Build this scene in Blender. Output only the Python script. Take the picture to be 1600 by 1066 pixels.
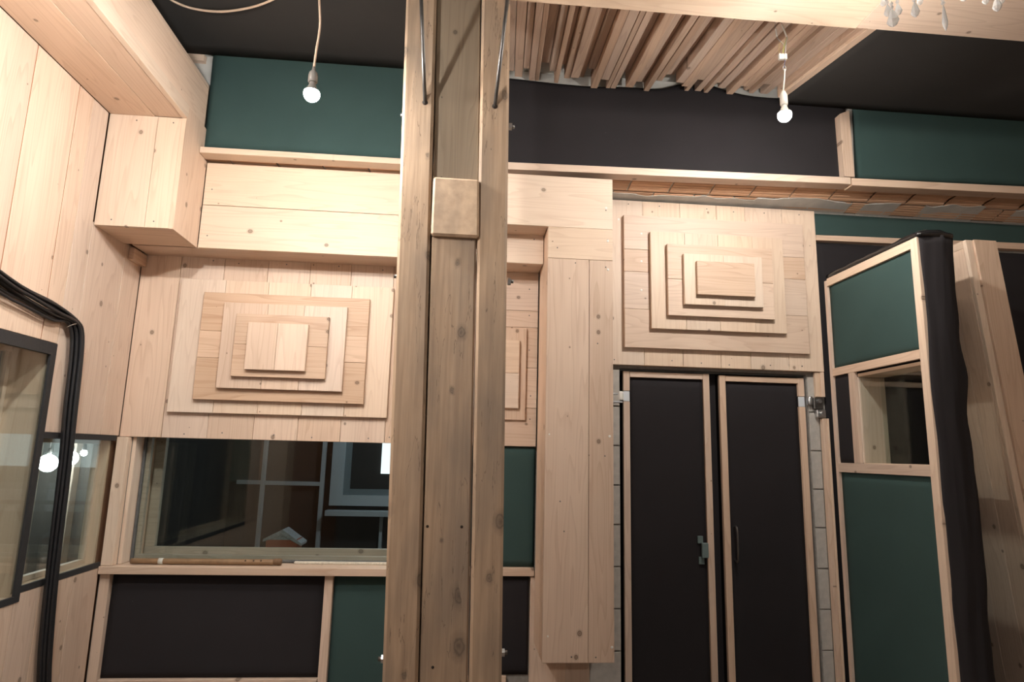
import bpy, bmesh, math, random
from mathutils import Vector, Matrix, noise
for o in list(bpy.data.objects): bpy.data.objects.remove(o)
S = bpy.context.scene
C = S.collection
# ------------------------------------------------------------------ camera
F_PX = 992.28
RW = Matrix(((0.99604464, -0.08559464, 0.02384592),
             (0.03834744, 0.17200915, -0.98434868),
             (0.08015325, 0.98136966, 0.17461112)))      # world -> (right, down, forward)
EYE = Vector((0, 0, 1.65))
cd = bpy.data.cameras.new('camera'); cam = bpy.data.objects.new('camera', cd); C.objects.link(cam)
cd.sensor_fit = 'HORIZONTAL'; cd.sensor_width = 36.0; cd.lens = 36.0 * F_PX / 1600.0
cd.clip_start = 0.05; cd.clip_end = 100
r, d, fw = RW[0].normalized(), RW[1].normalized(), RW[2].normalized()
m = Matrix((r, -d, -fw)).transposed().to_4x4(); m.translation = EYE
cam.matrix_world = m
S.camera = cam
# ------------------------------------------------------------------ world, exposure
w = bpy.data.worlds.new('world'); S.world = w; w.use_nodes = True
w.node_tree.nodes['Background'].inputs[0].default_value = (0.9, 0.95, 1, 1)
w.node_tree.nodes['Background'].inputs[1].default_value = 0.15
S.view_settings.view_transform = 'Standard'; S.view_settings.look = 'None'
S.view_settings.gamma = 1.0; S.view_settings.use_curve_mapping = False
S.view_settings.exposure = 0.15
BULB = 1500.0            # radiance of a bare bulb

def ray(x, y): return RW.transposed() @ Vector(((x-800)/F_PX, (y-533)/F_PX, 1.0))
def pt(x, y, X=None, Y=None, Z=None):
    v = ray(x, y)
    t = (X-EYE.x)/v.x if X is not None else (Y-EYE.y)/v.y if Y is not None else (Z-EYE.z)/v.z
    return EYE + v*t
def crop(x0, y0, s):
    return lambda a, b: (x0+a/s, y0+b/s)
# ------------------------------------------------------------------ materials
MATS = {}
class NT:
    def __init__(self, name):
        self.m = bpy.data.materials.new(name); self.m.use_nodes = True
        self.t = self.m.node_tree; self.b = self.t.nodes['Principled BSDF']
    def n(self, typ, **kw):
        o = self.t.nodes.new(typ)
        for k, v in kw.items():
            if k.startswith('i_'): o.inputs[k[2:]].default_value = v
            else: setattr(o, k, v)
        return o
    def l(self, a, b): self.t.links.new(a, b)
    def math(self, op, a, b=None, clamp=False):
        o = self.t.nodes.new('ShaderNodeMath'); o.operation = op; o.use_clamp = clamp
        for i, v in enumerate((a, b)):
            if v is None: continue
            if isinstance(v, (int, float)): o.inputs[i].default_value = v
            else: self.l(v, o.inputs[i])
        return o.outputs[0]
    def mix(self, f, a, b):
        o = self.t.nodes.new('ShaderNodeMix'); o.data_type = 'RGBA'
        for sk, v in ((o.inputs[0], f), (o.inputs[6], a), (o.inputs[7], b)):
            if isinstance(v, (int, float)): sk.default_value = v
            elif isinstance(v, tuple): sk.default_value = v + (1,)
            else: self.l(v, sk)
        return o.outputs[2]
    def ramp(self, f, *stops):
        o = self.t.nodes.new('ShaderNodeValToRGB'); e = o.color_ramp.elements
        while len(e) < len(stops): e.new(0.5)
        for q, (p, c) in zip(e, stops): q.position = p; q.color = (c if isinstance(c, tuple) else (c, c, c)) + (1,)
        self.l(f, o.inputs[0]); return o.outputs[0]

TINT = {   # light early wood, grain, knot
 'pine':  ((0.66, 0.500, 0.385), (0.53, 0.372, 0.272), (0.10, 0.052, 0.026)),
 'pale':  ((0.70, 0.55, 0.425), (0.59, 0.435, 0.32), (0.12, 0.066, 0.035)),
 'warm':  ((0.60, 0.43, 0.31), (0.46, 0.30, 0.20), (0.10, 0.052, 0.026)),
 'slat':  ((0.50, 0.355, 0.265), (0.36, 0.245, 0.18), (0.12, 0.07, 0.04)),
 'grey':  ((0.40, 0.335, 0.265), (0.30, 0.245, 0.19), (0.09, 0.06, 0.045)),
 'stump': ((0.30, 0.235, 0.17), (0.22, 0.17, 0.12), (0.06, 0.045, 0.035)),
}
def wood(g, nrm, tint='pine'):
    """softwood board: grain along axis g, broad face normal to axis nrm"""
    key = ('wood', g, nrm, tint)
    if key in MATS: return MATS[key]
    M = NT('wood_%s_%s_%s' % (tint, 'xyz'[g], 'xyz'[nrm])); c0, c1, ck = TINT[tint]
    tc = M.n('ShaderNodeTexCoord'); oi = M.n('ShaderNodeObjectInfo')
    off = M.n('ShaderNodeVectorMath', operation='MULTIPLY_ADD'); M.l(tc.outputs['Object'], off.inputs[0])
    off.inputs[1].default_value = (1, 1, 1)
    cmb = M.n('ShaderNodeCombineXYZ')
    for i, k in enumerate((3.1, 7.7, 5.3)): M.l(M.math('MULTIPLY', oi.outputs['Random'], k), cmb.inputs[i])
    M.l(cmb.outputs[0], off.inputs[2]); P = off.outputs[0]
    # growth rings : stretched, distorted bands
    sc = [1, 1, 1]; sc[g] = 0.07; sc[nrm] = 0.45
    mp = M.n('ShaderNodeMapping'); mp.inputs['Scale'].default_value = sc; M.l(P, mp.inputs[0])
    n1 = M.n('ShaderNodeTexNoise', i_Scale=7.0, i_Detail=2.0); M.l(mp.outputs[0], n1.inputs['Vector'])
    bands = M.math('FRACT', M.math('MULTIPLY', n1.outputs[0], 15.0))
    ring = M.ramp(bands, (0.0, 0.0), (0.65, 0.25), (0.93, 1.0), (1.0, 0.0))
    # fibre
    sc2 = [1, 1, 1]; sc2[g] = 0.012
    mp2 = M.n('ShaderNodeMapping'); mp2.inputs['Scale'].default_value = sc2; M.l(P, mp2.inputs[0])
    n2 = M.n('ShaderNodeTexNoise', i_Scale=220.0, i_Detail=3.0); M.l(mp2.outputs[0], n2.inputs['Vector'])
    # broad colour patches
    sc3 = [1, 1, 1]; sc3[g] = 0.25
    mp3 = M.n('ShaderNodeMapping'); mp3.inputs['Scale'].default_value = sc3; M.l(P, mp3.inputs[0])
    n3 = M.n('ShaderNodeTexNoise', i_Scale=6.0, i_Detail=2.0); M.l(mp3.outputs[0], n3.inputs['Vector'])
    fac = M.math('ADD', M.math('MULTIPLY', ring, 0.58), M.math('MULTIPLY', M.math('SUBTRACT', n2.outputs[0], 0.42), 1.0))
    fac = M.math('ADD', fac, M.math('MULTIPLY', M.math('SUBTRACT', n3.outputs[0], 0.45), 0.9), True)
    col = M.mix(fac, c0, c1)
    # knots
    sk = [5.0, 5.0, 5.0]; sk[g] = 4.2
    mp4 = M.n('ShaderNodeMapping'); mp4.inputs['Scale'].default_value = sk; M.l(P, mp4.inputs[0])
    sx = M.n('ShaderNodeSeparateXYZ'); M.l(mp4.outputs[0], sx.inputs[0]); cx = M.n('ShaderNodeCombineXYZ')
    ax2 = [a for a in range(3) if a != nrm]; M.l(sx.outputs[ax2[0]], cx.inputs[0]); M.l(sx.outputs[ax2[1]], cx.inputs[1])
    vo = M.n('ShaderNodeTexVoronoi', i_Scale=1.0, voronoi_dimensions='2D'); vo.inputs['Randomness'].default_value = 1.0; M.l(cx.outputs[0], vo.inputs['Vector'])
    sp = M.n('ShaderNodeSeparateColor'); M.l(vo.outputs['Color'], sp.inputs[0])
    rad = M.math('MULTIPLY', M.math('SUBTRACT', sp.outputs[0], 0.50), 0.12)
    q = M.math('DIVIDE', vo.outputs['Distance'], M.math('MAXIMUM', rad, 0.0005))
    kn = M.ramp(M.math('MULTIPLY', q, 0.5), (0.0, 0.75), (0.33, 0.55), (0.45, 1.0), (0.55, 0.25), (1.0, 0.0))
    col = M.mix(kn, col, ck)
    hs = M.n('ShaderNodeHueSaturation'); M.l(col, hs.inputs['Color'])
    r2 = M.math('FRACT', M.math('MULTIPLY', oi.outputs['Random'], 17.31))
    M.l(M.math('ADD', M.math('MULTIPLY', r2, 0.16), 0.93), hs.inputs['Value'])
    M.l(M.math('ADD', M.math('MULTIPLY', oi.outputs['Random'], 0.24), 0.86), hs.inputs['Saturation'])
    M.l(hs.outputs[0], M.b.inputs['Base Color'])
    M.b.inputs['Roughness'].default_value = 0.52
    bp = M.n('ShaderNodeBump'); bp.inputs['Strength'].default_value = 0.12; bp.inputs['Distance'].default_value = 0.002
    M.l(n2.outputs[0], bp.inputs['Height']); M.l(bp.outputs[0], M.b.inputs['Normal'])
    MATS[key] = M.m; return M.m

def old_timber(end=False, warm=0.0):
    key = ('old', end, warm)
    if key in MATS: return MATS[key]
    M = NT('old_timber'); tc = M.n('ShaderNodeTexCoord'); oi = M.n('ShaderNodeObjectInfo')
    off = M.n('ShaderNodeVectorMath', operation='ADD'); M.l(tc.outputs['Object'], off.inputs[0])
    cmb = M.n('ShaderNodeCombineXYZ')
    for i, k in enumerate((5.1, 2.7, 9.3)): M.l(M.math('MULTIPLY', oi.outputs['Random'], k), cmb.inputs[i])
    M.l(cmb.outputs[0], off.inputs[1]); P = off.outputs[0]
    mp = M.n('ShaderNodeMapping'); mp.inputs['Scale'].default_value = (1, 1, 1) if end else (1, 1, 0.05); M.l(P, mp.inputs[0])
    n1 = M.n('ShaderNodeTexNoise', i_Scale=55.0 if not end else 30.0, i_Detail=5.0); M.l(mp.outputs[0], n1.inputs['Vector'])
    mp2 = M.n('ShaderNodeMapping'); mp2.inputs['Scale'].default_value = (1, 1, 0.35); M.l(P, mp2.inputs[0])
    n2 = M.n('ShaderNodeTexNoise', i_Scale=5.0, i_Detail=4.0); M.l(mp2.outputs[0], n2.inputs['Vector'])
    col = M.mix(M.ramp(n1.outputs[0], (0.3, 0.0), (0.75, 1.0)), (0.45 + warm, 0.32 + warm*.8, 0.215 + warm*.6), (0.30 + warm, 0.205 + warm*.8, 0.135 + warm*.6))
    col = M.mix(M.ramp(n2.outputs[0], (0.44, 0.0), (0.68, 0.75)), col, (0.215, 0.165, 0.125))
    # knots
    if not end:
        mp4 = M.n('ShaderNodeMapping'); mp4.inputs['Scale'].default_value = (5.5, 1.0, 3.6); M.l(P, mp4.inputs[0])
        nw = M.n('ShaderNodeTexNoise', i_Scale=9.0, i_Detail=2.0); M.l(mp4.outputs[0], nw.inputs['Vector'])
        vo = M.n('ShaderNodeTexVoronoi', i_Scale=1.0, voronoi_dimensions='2D')
        ad = M.n('ShaderNodeVectorMath', operation='MULTIPLY_ADD'); M.l(nw.outputs['Color'], ad.inputs[0]); ad.inputs[1].default_value = (.1, .1, .1); M.l(mp4.outputs[0], ad.inputs[2])
        sx = M.n('ShaderNodeSeparateXYZ'); M.l(ad.outputs[0], sx.inputs[0]); cx = M.n('ShaderNodeCombineXYZ'); M.l(sx.outputs[0], cx.inputs[0]); M.l(sx.outputs[2], cx.inputs[1]); M.l(cx.outputs[0], vo.inputs['Vector'])
        sp = M.n('ShaderNodeSeparateColor'); M.l(vo.outputs['Color'], sp.inputs[0])
        rad = M.math('MULTIPLY', M.math('SUBTRACT', sp.outputs[0], 0.35), 0.20)
        q = M.math('DIVIDE', vo.outputs['Distance'], M.math('MAXIMUM', rad, 0.0005))
        kn = M.ramp(M.math('MULTIPLY', q, 0.5), (0.0, 0.85), (0.3, 0.5), (0.42, 0.8), (0.55, 0.35), (1.0, 0.0))
        col = M.mix(kn, col, (0.085, 0.063, 0.048))
        # drying cracks
        mp5 = M.n('ShaderNodeMapping'); mp5.inputs['Scale'].default_value = (1, 1, 0.09); M.l(P, mp5.inputs[0])
        n5 = M.n('ShaderNodeTexNoise', i_Scale=11.0, i_Detail=6.0); M.l(mp5.outputs[0], n5.inputs['Vector'])
        ck = M.ramp(M.math('ABSOLUTE', M.math('SUBTRACT', n5.outputs[0], 0.53)), (0.0, 0.8), (0.004, 0.0))
        col = M.mix(M.math('MULTIPLY', ck, 0.8), col, (0.07, 0.045, 0.03))
    M.l(col, M.b.inputs['Base Color']); M.b.inputs['Roughness'].default_value = 0.75
    bp = M.n('ShaderNodeBump'); bp.inputs['Strength'].default_value = 0.35; bp.inputs['Distance'].default_value = 0.004
    M.l(n1.outputs[0], bp.inputs['Height']); M.l(bp.outputs[0], M.b.inputs['Normal'])
    MATS[key] = M.m; return M.m

def fabric(name, colr, rough=0.95):
    if name in MATS: return MATS[name]
    M = NT(name); tc = M.n('ShaderNodeTexCoord')
    n1 = M.n('ShaderNodeTexNoise', i_Scale=400.0, i_Detail=2.0); M.l(tc.outputs['Object'], n1.inputs['Vector'])
    n2 = M.n('ShaderNodeTexNoise', i_Scale=3.0, i_Detail=3.0); M.l(tc.outputs['Object'], n2.inputs['Vector'])
    f = M.math('ADD', M.math('MULTIPLY', n1.outputs[0], 0.25), M.math('MULTIPLY', n2.outputs[0], 0.5))
    col = M.mix(f, tuple(c*1.25 for c in colr), tuple(c*0.7 for c in colr))
    # lint specks
    vo = M.n('ShaderNodeTexVoronoi', i_Scale=9.0); M.l(tc.outputs['Object'], vo.inputs['Vector'])
    lint = M.ramp(vo.outputs['Distance'], (0.0, 1.0), (0.02, 0.0))
    col = M.mix(M.math('MULTIPLY', lint, 0.35), col, (0.4, 0.4, 0.4))
    M.l(col, M.b.inputs['Base Color']); M.b.inputs['Roughness'].default_value = rough
    M.b.inputs['Specular IOR Level'].default_value = 0.15
    MATS[name] = M.m; return M.m
BLACKF = fabric('black_cloth', (0.025, 0.0225, 0.0245)); GREENF = fabric('green_cloth', (0.040, 0.071, 0.067)); CHARCOAL = fabric('charcoal_cloth', (0.040, 0.037, 0.035))

def plain(name, colr, rough=0.5, metal=0.0, noise_amt=0.0, scale=20.0, emit=0.0):
    if name in MATS: return MATS[name]
    M = NT(name); tc = M.n('ShaderNodeTexCoord')
    if noise_amt:
        n1 = M.n('ShaderNodeTexNoise', i_Scale=scale, i_Detail=4.0); M.l(tc.outputs['Object'], n1.inputs['Vector'])
        col = M.mix(n1.outputs[0], tuple(min(1, c*(1+noise_amt)) for c in colr), tuple(c*(1-noise_amt) for c in colr))
        M.l(col, M.b.inputs['Base Color'])
        bp = M.n('ShaderNodeBump'); bp.inputs['Strength'].default_value = 0.3; bp.inputs['Distance'].default_value = 0.004
        M.l(n1.outputs[0], bp.inputs['Height']); M.l(bp.outputs[0], M.b.inputs['Normal'])
    else: M.b.inputs['Base Color'].default_value = colr + (1,)
    M.b.inputs['Roughness'].default_value = rough; M.b.inputs['Metallic'].default_value = metal
    if emit:
        M.b.inputs['Emission Color'].default_value = colr + (1,); M.b.inputs['Emission Strength'].default_value = emit
    MATS[name] = M.m; return M.m
PLASTER = plain('grey_plaster', (0.50, 0.49, 0.46), 0.9, 0, 0.25, 12)
BLOCK = plain('concrete_block', (0.42, 0.40, 0.37), 0.9, 0, 0.25, 25)
MORTAR = plain('mortar', (0.25, 0.235, 0.215), 0.95, 0, 0.3, 40)
TAPE = plain('black_tape', (0.022, 0.021, 0.022), 0.7, 0, 0.2, 60)
RUBBER = plain('black_rubber', (0.014, 0.014, 0.016), 0.45)
STEEL = plain('zinc_steel', (0.55, 0.56, 0.57), 0.35, 1.0)
DARKSTEEL = plain('dark_steel', (0.16, 0.155, 0.15), 0.4, 0.9, 0.3, 30)
GREYPAINT = plain('grey_paint', (0.13, 0.18, 0.18), 0.5)
WHITEP = plain('white_plastic', (0.75, 0.74, 0.70), 0.4)
BEIGEP = plain('beige_cord', (0.60, 0.44, 0.33), 0.5)
BROWNP = plain('grey_socket', (0.16, 0.145, 0.13), 0.45)
WHITEPAINT = plain('white_paint', (0.62, 0.66, 0.70), 0.45)
BAMBOO = plain('bamboo', (0.235, 0.14, 0.072), 0.4, 0, 0.35, 30)
ROOT = plain('bamboo_root', (0.16, 0.09, 0.045), 0.7, 0, 0.5, 60)
DARKHOLE = plain('dark_hole', (0.02, 0.012, 0.008), 0.9)
REDP = plain('brick_red', (0.30, 0.07, 0.035), 0.6)
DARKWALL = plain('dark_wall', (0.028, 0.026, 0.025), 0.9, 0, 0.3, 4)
FLOORD = plain('dark_floor', (0.16, 0.12, 0.09), 0.6, 0, 0.3, 6)
def brickmat():
    M = NT('hollow_brick'); tc = M.n('ShaderNodeTexCoord'); oi = M.n('ShaderNodeObjectInfo')
    n1 = M.n('ShaderNodeTexNoise', i_Scale=14.0, i_Detail=4.0); M.l(tc.outputs['Object'], n1.inputs['Vector'])
    col = M.mix(n1.outputs[0], (0.68, 0.44, 0.29), (0.56, 0.34, 0.215))
    hs = M.n('ShaderNodeHueSaturation'); M.l(col, hs.inputs['Color'])
    M.l(M.math('ADD', M.math('MULTIPLY', oi.outputs['Random'], 0.3), 0.85), hs.inputs['Value'])
    M.l(hs.outputs[0], M.b.inputs['Base Color']); M.b.inputs['Roughness'].default_value = 0.9
    return M.m
BRICK = brickmat()
def emis(name, colr, st):
    M = NT(name); e = M.n('ShaderNodeEmission'); e.inputs[0].default_value = colr + (1,); e.inputs[1].default_value = st
    M.l(e.outputs[0], M.t.nodes['Material Output'].inputs[0]); return M.m
GLOW = emis('lit_bulb', (1.0, 0.96, 0.90), BULB)
GLOWL = emis('lit_left_bulb', (1.0, 0.975, 0.93), BULB*1.7)
GLOWR = emis('lit_rear_bulb', (1.0, 0.93, 0.85), BULB*0.55)
GLOWS = emis('lit_candle_bulb', (1.0, 0.93, 0.83), BULB*0.3)
SKYL = emis('daylight', (0.85, 0.95, 1.0), 1.6)
def glassmat():
    M = NT('window_glass'); tr = M.n('ShaderNodeBsdfTransparent'); tr.inputs[0].default_value = (0.93, 0.96, 0.95, 1)
    gl = M.n('ShaderNodeBsdfGlossy'); gl.inputs['Roughness'].default_value = 0.02
    fr = M.n('ShaderNodeFresnel'); ge = M.n('ShaderNodeNewGeometry'); M.l(M.math('SUBTRACT', 1.5, M.math('MULTIPLY', ge.outputs['Backfacing'], 1.5-1/1.5)), fr.inputs[0])
    mx = M.n('ShaderNodeMixShader'); M.l(fr.outputs[0], mx.inputs[0]); M.l(tr.outputs[0], mx.inputs[1]); M.l(gl.outputs[0], mx.inputs[2])
    M.l(mx.outputs[0], M.t.nodes['Material Output'].inputs[0]); return M.m
GLASS = glassmat()
def crystalmat():
    M = NT('crystal'); M.b.inputs['Base Color'].default_value = (1, 1, 1, 1); M.b.inputs['Roughness'].default_value = 0.0
    M.b.inputs['IOR'].default_value = 1.6; M.b.inputs['Transmission Weight'].default_value = 0.45
    return M.m
CRYSTAL = crystalmat()
# ------------------------------------------------------------------ builders
def wl(o):
    v = Vector(o.location)
    while o.parent: o = o.parent; v = v + Vector(o.location)
    return v
def link(name, bm, mat, parent=None, center=None, smooth=False):
    """bm holds world coordinates; the object's origin goes to its centre"""
    if center is None:
        lo = Vector((min(v.co[i] for v in bm.verts) for i in range(3))); hi = Vector((max(v.co[i] for v in bm.verts) for i in range(3)))
        center = (lo+hi)/2
    center = Vector(center)
    bmesh.ops.translate(bm, verts=bm.verts, vec=-center)
    bmesh.ops.recalc_face_normals(bm, faces=bm.faces)
    me = bpy.data.meshes.new(name); bm.to_mesh(me); bm.free()
    if smooth: me.polygons.foreach_set('use_smooth', [True]*len(me.polygons))
    me.materials.append(mat)
    o = bpy.data.objects.new(name, me); C.objects.link(o)
    if parent is not None: o.parent = parent; o.location = center - wl(parent)
    else: o.location = center
    return o
def tag(o, label=None, cat=None, group=None, kind=None):
    for k, v in (('label', label), ('category', cat), ('group', group), ('kind', kind)):
        if v: o[k] = v
    return o
def thing(name, label, cat, loc=(0, 0, 0), group=None):
    o = bpy.data.objects.new(name, None); C.objects.link(o); o.location = loc; o.empty_display_size = 0.1
    return tag(o, label, cat, group)
def add_hexa(bm, p, bevel=0.0):
    """p: 8 corners - bottom ring 0..3, top ring 4..7"""
    v = [bm.verts.new(q) for q in p]
    fs = [bm.faces.new([v[i] for i in f]) for f in ((0, 3, 2, 1), (4, 5, 6, 7), (0, 1, 5, 4), (1, 2, 6, 5), (2, 3, 7, 6), (3, 0, 4, 7))]
    if bevel:
        es = list({e for f in fs for e in f.edges})
        bmesh.ops.bevel(bm, geom=es, offset=bevel, segments=1, affect='EDGES', profile=0.5)
def add_box(bm, lo, hi, bevel=0.0):
    (a, b, c), (x, y, z) = lo, hi
    add_hexa(bm, [(a, b, c), (x, b, c), (x, y, c), (a, y, c), (a, b, z), (x, b, z), (x, y, z), (a, y, z)], bevel)
def box(name, lo, hi, mat, parent=None, bevel=0.0015):
    lo2 = [min(a, b) for a, b in zip(lo, hi)]; hi2 = [max(a, b) for a, b in zip(lo, hi)]
    bevel = min(bevel, 0.2*min(b-a for a, b in zip(lo2, hi2)))
    bm = bmesh.new(); add_box(bm, lo2, hi2, bevel); return link(name, bm, mat, parent)
def hexa(name, p, mat, parent=None, bevel=0.0015):
    bm = bmesh.new(); add_hexa(bm, p, bevel); return link(name, bm, mat, parent)
def board(name, lo, hi, parent, tint='pine', bevel=0.0015, g=None):
    sz = [abs(b-a) for a, b in zip(lo, hi)]; nrm = sz.index(min(sz))
    if g is None: g = sz.index(max(sz))
    return box(name, lo, hi, wood(g, nrm, tint), parent, bevel)
def slab(name, q, y0, y1, mat, parent, bevel=0.0015):
    """quad q (4 points, bl br tr tl as (x,z)) extruded from y0 (front) to y1 (back)"""
    bl, br, tr, tl = q
    return hexa(name, [(bl[0], y0, bl[1]), (br[0], y0, br[1]), (br[0], y1, br[1]), (bl[0], y1, bl[1]),
                       (tl[0], y0, tl[1]), (tr[0], y0, tr[1]), (tr[0], y1, tr[1]), (tl[0], y1, tl[1])], mat, parent, bevel)
def smoothpath(pts, n=8):
    pts = [Vector(p) for p in pts]; out = []
    for i in range(len(pts)-1):
        p0, p1, p2, p3 = pts[max(i-1, 0)], pts[i], pts[i+1], pts[min(i+2, len(pts)-1)]
        for k in range(n):
            t = k/n; out.append(0.5*((2*p1)+(p2-p0)*t+(2*p0-5*p1+4*p2-p3)*t*t+(3*p1-p0-3*p2+p3)*t**3))
    return out+[pts[-1]]
def add_tube(bm, pts, r, seg=8):
    pts = [Vector(p) for p in pts]; rings = []
    up = Vector((0.31, 0.2, 0.93))
    for i, p in enumerate(pts):
        t = (pts[min(i+1, len(pts)-1)]-pts[max(i-1, 0)]).normalized()
        a = t.cross(up); a = a.normalized() if a.length > 1e-4 else Vector((1, 0, 0)); b = t.cross(a).normalized()
        rr = r(i/(len(pts)-1)) if callable(r) else r
        rings.append([bm.verts.new(p+(a*math.cos(2*math.pi*k/seg)+b*math.sin(2*math.pi*k/seg))*rr) for k in range(seg)])
    for i in range(len(rings)-1):
        for k in range(seg): bm.faces.new((rings[i][k], rings[i][(k+1) % seg], rings[i+1][(k+1) % seg], rings[i+1][k]))
    bm.faces.new(rings[0][::-1]); bm.faces.new(rings[-1])
def tube(name, pts, r, mat, parent=None, seg=8, n=0):
    bm = bmesh.new(); add_tube(bm, smoothpath(pts, n) if n else pts, r, seg); return link(name, bm, mat, parent, smooth=True)
def add_lathe(bm, prof, base, axis=Vector((0, 0, 1)), seg=20):
    """prof: (radius, height) pairs along axis from base"""
    base = Vector(base); a = axis.orthogonal().normalized(); b = axis.cross(a).normalized(); rings = []
    for rr, h in prof:
        rings.append([bm.verts.new(base+axis*h+(a*math.cos(2*math.pi*k/seg)+b*math.sin(2*math.pi*k/seg))*max(rr, 1e-4)) for k in range(seg)])
    for i in range(len(rings)-1):
        for k in range(seg): bm.faces.new((rings[i][k], rings[i][(k+1) % seg], rings[i+1][(k+1) % seg], rings[i+1][k]))
    bm.faces.new(rings[0][::-1]); bm.faces.new(rings[-1])
def lathe(name, prof, base, mat, parent=None, axis=Vector((0, 0, 1)), seg=20, smooth=True):
    bm = bmesh.new(); add_lathe(bm, prof, base, Vector(axis).normalized(), seg); return link(name, bm, mat, parent, smooth=smooth)
def cloth(name, c4, out, mat, parent, nx=24, nz=16, amp=0.004, seed=0, thick=0.02, tuck=0.012, edge=None, freq=2.5):
    """stretched cloth panel: corners bl br tr tl, bulging along out; edge(u) moves the top edge"""
    bl, br, tr, tl = [Vector(q) for q in c4]; out = Vector(out).normalized(); bm = bmesh.new(); G = []
    for j in range(nz+1):
        row = []
        for i in range(nx+1):
            u, v = i/nx, j/nz
            p = (bl*(1-u)+br*u)*(1-v)+(tl*(1-u)+tr*u)*v
            if edge: p = p+(tl-bl).normalized()*edge(u)*v
            e = min(u, 1-u, v, 1-v); t = min(1, e*14)
            h = thick-tuck*(1-t)**2+amp*noise.noise(p*freq+Vector((seed*3.3, seed, 0)))*t + amp*.5*noise.noise(Vector((p.x*freq*3+seed, p.y*freq*3, p.z*freq*.8)))*t
            row.append(bm.verts.new(p+out*h))
        G.append(row)
    for j in range(nz):
        for i in range(nx): bm.faces.new((G[j][i], G[j][i+1], G[j+1][i+1], G[j+1][i]))
    rim = G[0][:]+[G[j][-1] for j in range(1, nz+1)]+G[-1][-2::-1]+[G[j][0] for j in range(nz-1, 0, -1)]
    back = []
    for vtx in rim:
        hgt = (vtx.co-bl).dot(out); back.append(bm.verts.new(vtx.co-out*hgt))
    for k in range(len(rim)):
        k2 = (k+1) % len(rim); bm.faces.new((rim[k], rim[k2], back[k2], back[k]))
    bm.faces.new(back[::-1])
    o = link(name, bm, mat, parent, smooth=True)
    return o
def screw(p, axis, parent, r=0.006, mat=None):
    return lathe('screw', [(r, 0), (r, 0.0015), (r*.5, 0.0022)], p, mat or STEEL, parent, axis, 8, False)

XL = -2.002      # left wall face
D = 4.0          # face of the boarded lower back wall
FRONT = Vector((0, -1, 0))
# ================================================================== SETTING
def struct(name, bm, mat):
    o = link(name, bm, mat, None); return tag(o, kind='structure')
bm = bmesh.new(); add_box(bm, (-4.6, -3.4, -0.12), (4.9, 6.7, 0.0)); floor = struct('floor', bm, FLOORD)
bm = bmesh.new(); add_box(bm, (-2.3, -3.4, 4.10), (4.9, 4.45, 4.22)); ceiling = struct('ceiling', bm, PLASTER)
# lower back wall with the window and the doorway left open
bm = bmesh.new()
for a, b, z0, z1 in ((-2.11, -1.935, 0, 3.36), (-1.935, -0.02, 0, 0.925), (-1.935, -0.02, 1.79, 3.36), (-0.02, 1.035, 0, 3.36), (1.035, 2.30, 2.215, 3.36), (2.30, 4.9, 0, 3.36)):
    add_box(bm, (a, 4.03, z0), (b, 4.34, z1 if z1 < 3 else 3.449))
wall_back = struct('wall_back', bm, MORTAR)
bm = bmesh.new(); add_box(bm, (-2.3, 3.745, 3.45), (4.9, 4.34, 4.10)); wall_upper = struct('wall_upper', bm, PLASTER)
# left wall with two window openings : near window Y 1.7..3.30 Z .92..2.13 ; far window Y 3.31..3.975 Z .965..1.685
bm = bmesh.new()
for y0, y1, z0, z1 in ((-3.4, 1.7, 0, 4.1), (1.7, 3.30, 0, 0.93), (1.7, 3.30, 2.11, 4.1), (3.30, 3.97, 0, 0.97), (3.30, 3.97, 1.68, 4.1), (3.97, 4.03, 0, 4.1)):
    add_box(bm, (-2.11, y0, z0), (-2.026, y1, z1))
wall_left = struct('wall_left', bm, plain('brown_backing', (0.22, 0.10, 0.05), 0.9, 0, 0.3, 8))
bm = bmesh.new(); add_box(bm, (4.7, -3.4, 0), (4.9, 4.03, 4.1)); wall_right = struct('wall_right', bm, wood(2, 0, 'pine'))
bm = bmesh.new(); add_box(bm, (-2.2, -3.4, 0), (4.7, -3.2, 4.1)); wall_rear = struct('wall_rear', bm, plain('rear_wall', (0.10, 0.09, 0.085), 0.9, 0, 0.3, 3))

bm = bmesh.new(); add_box(bm, (0.95, 4.345, 0.0), (2.6, 4.40, 2.5)); struct('wall_light_block', bm, DARKWALL)  # added dark backing behind the doors, keeps world light out of the gaps
# ---- planks on the left wall
def lplank(y0, y1, z0, z1): return board('plank', (XL-0.024, y0+(0.004 if y0 < 3.2 else 0.002), z0), (XL, y1-(0.004 if y1 < 3.2 else 0.002), z1), wall_left, bevel=0.0012, g=2)
ys = [0.4, 0.72, 1.05, 1.4, 1.76, 2.10, 2.47, 2.843, 3.175]
for a, b in zip(ys, ys[1:]): lplank(a, b, 2.135 if a > 1.5 else 0.0, 3.465)
lplank(3.175, 3.302, 2.135, 3.465); 
lplank(3.302, 3.447, 1.70, 3.465); lplank(3.447, 3.80, 1.70, 2.83); lplank(3.80, 3.999, 1.70, 2.83)
for a, b in ((1.76, 2.1), (2.1, 2.47), (2.47, 2.83), (2.83, 3.268)): lplank(a, b, 0.0, 0.915)
for a, b in ((3.268, 3.45), (3.45, 3.72), (3.72, 3.97)): lplank(a, b, 0.0, 0.955)

GAPSHADE = plain('gap_shade', (0.30, 0.10, 0.035), 0.8, 0, 0.3, 30)  # strips painted with the orange shade and bounced light of the plank gaps
for y_ in ys[3:]: box('gap_shade_strip', (XL-0.024, y_-0.004, 2.135), (XL-0.0035, y_+0.004, 3.465), GAPSHADE, wall_left, 0)
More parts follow.
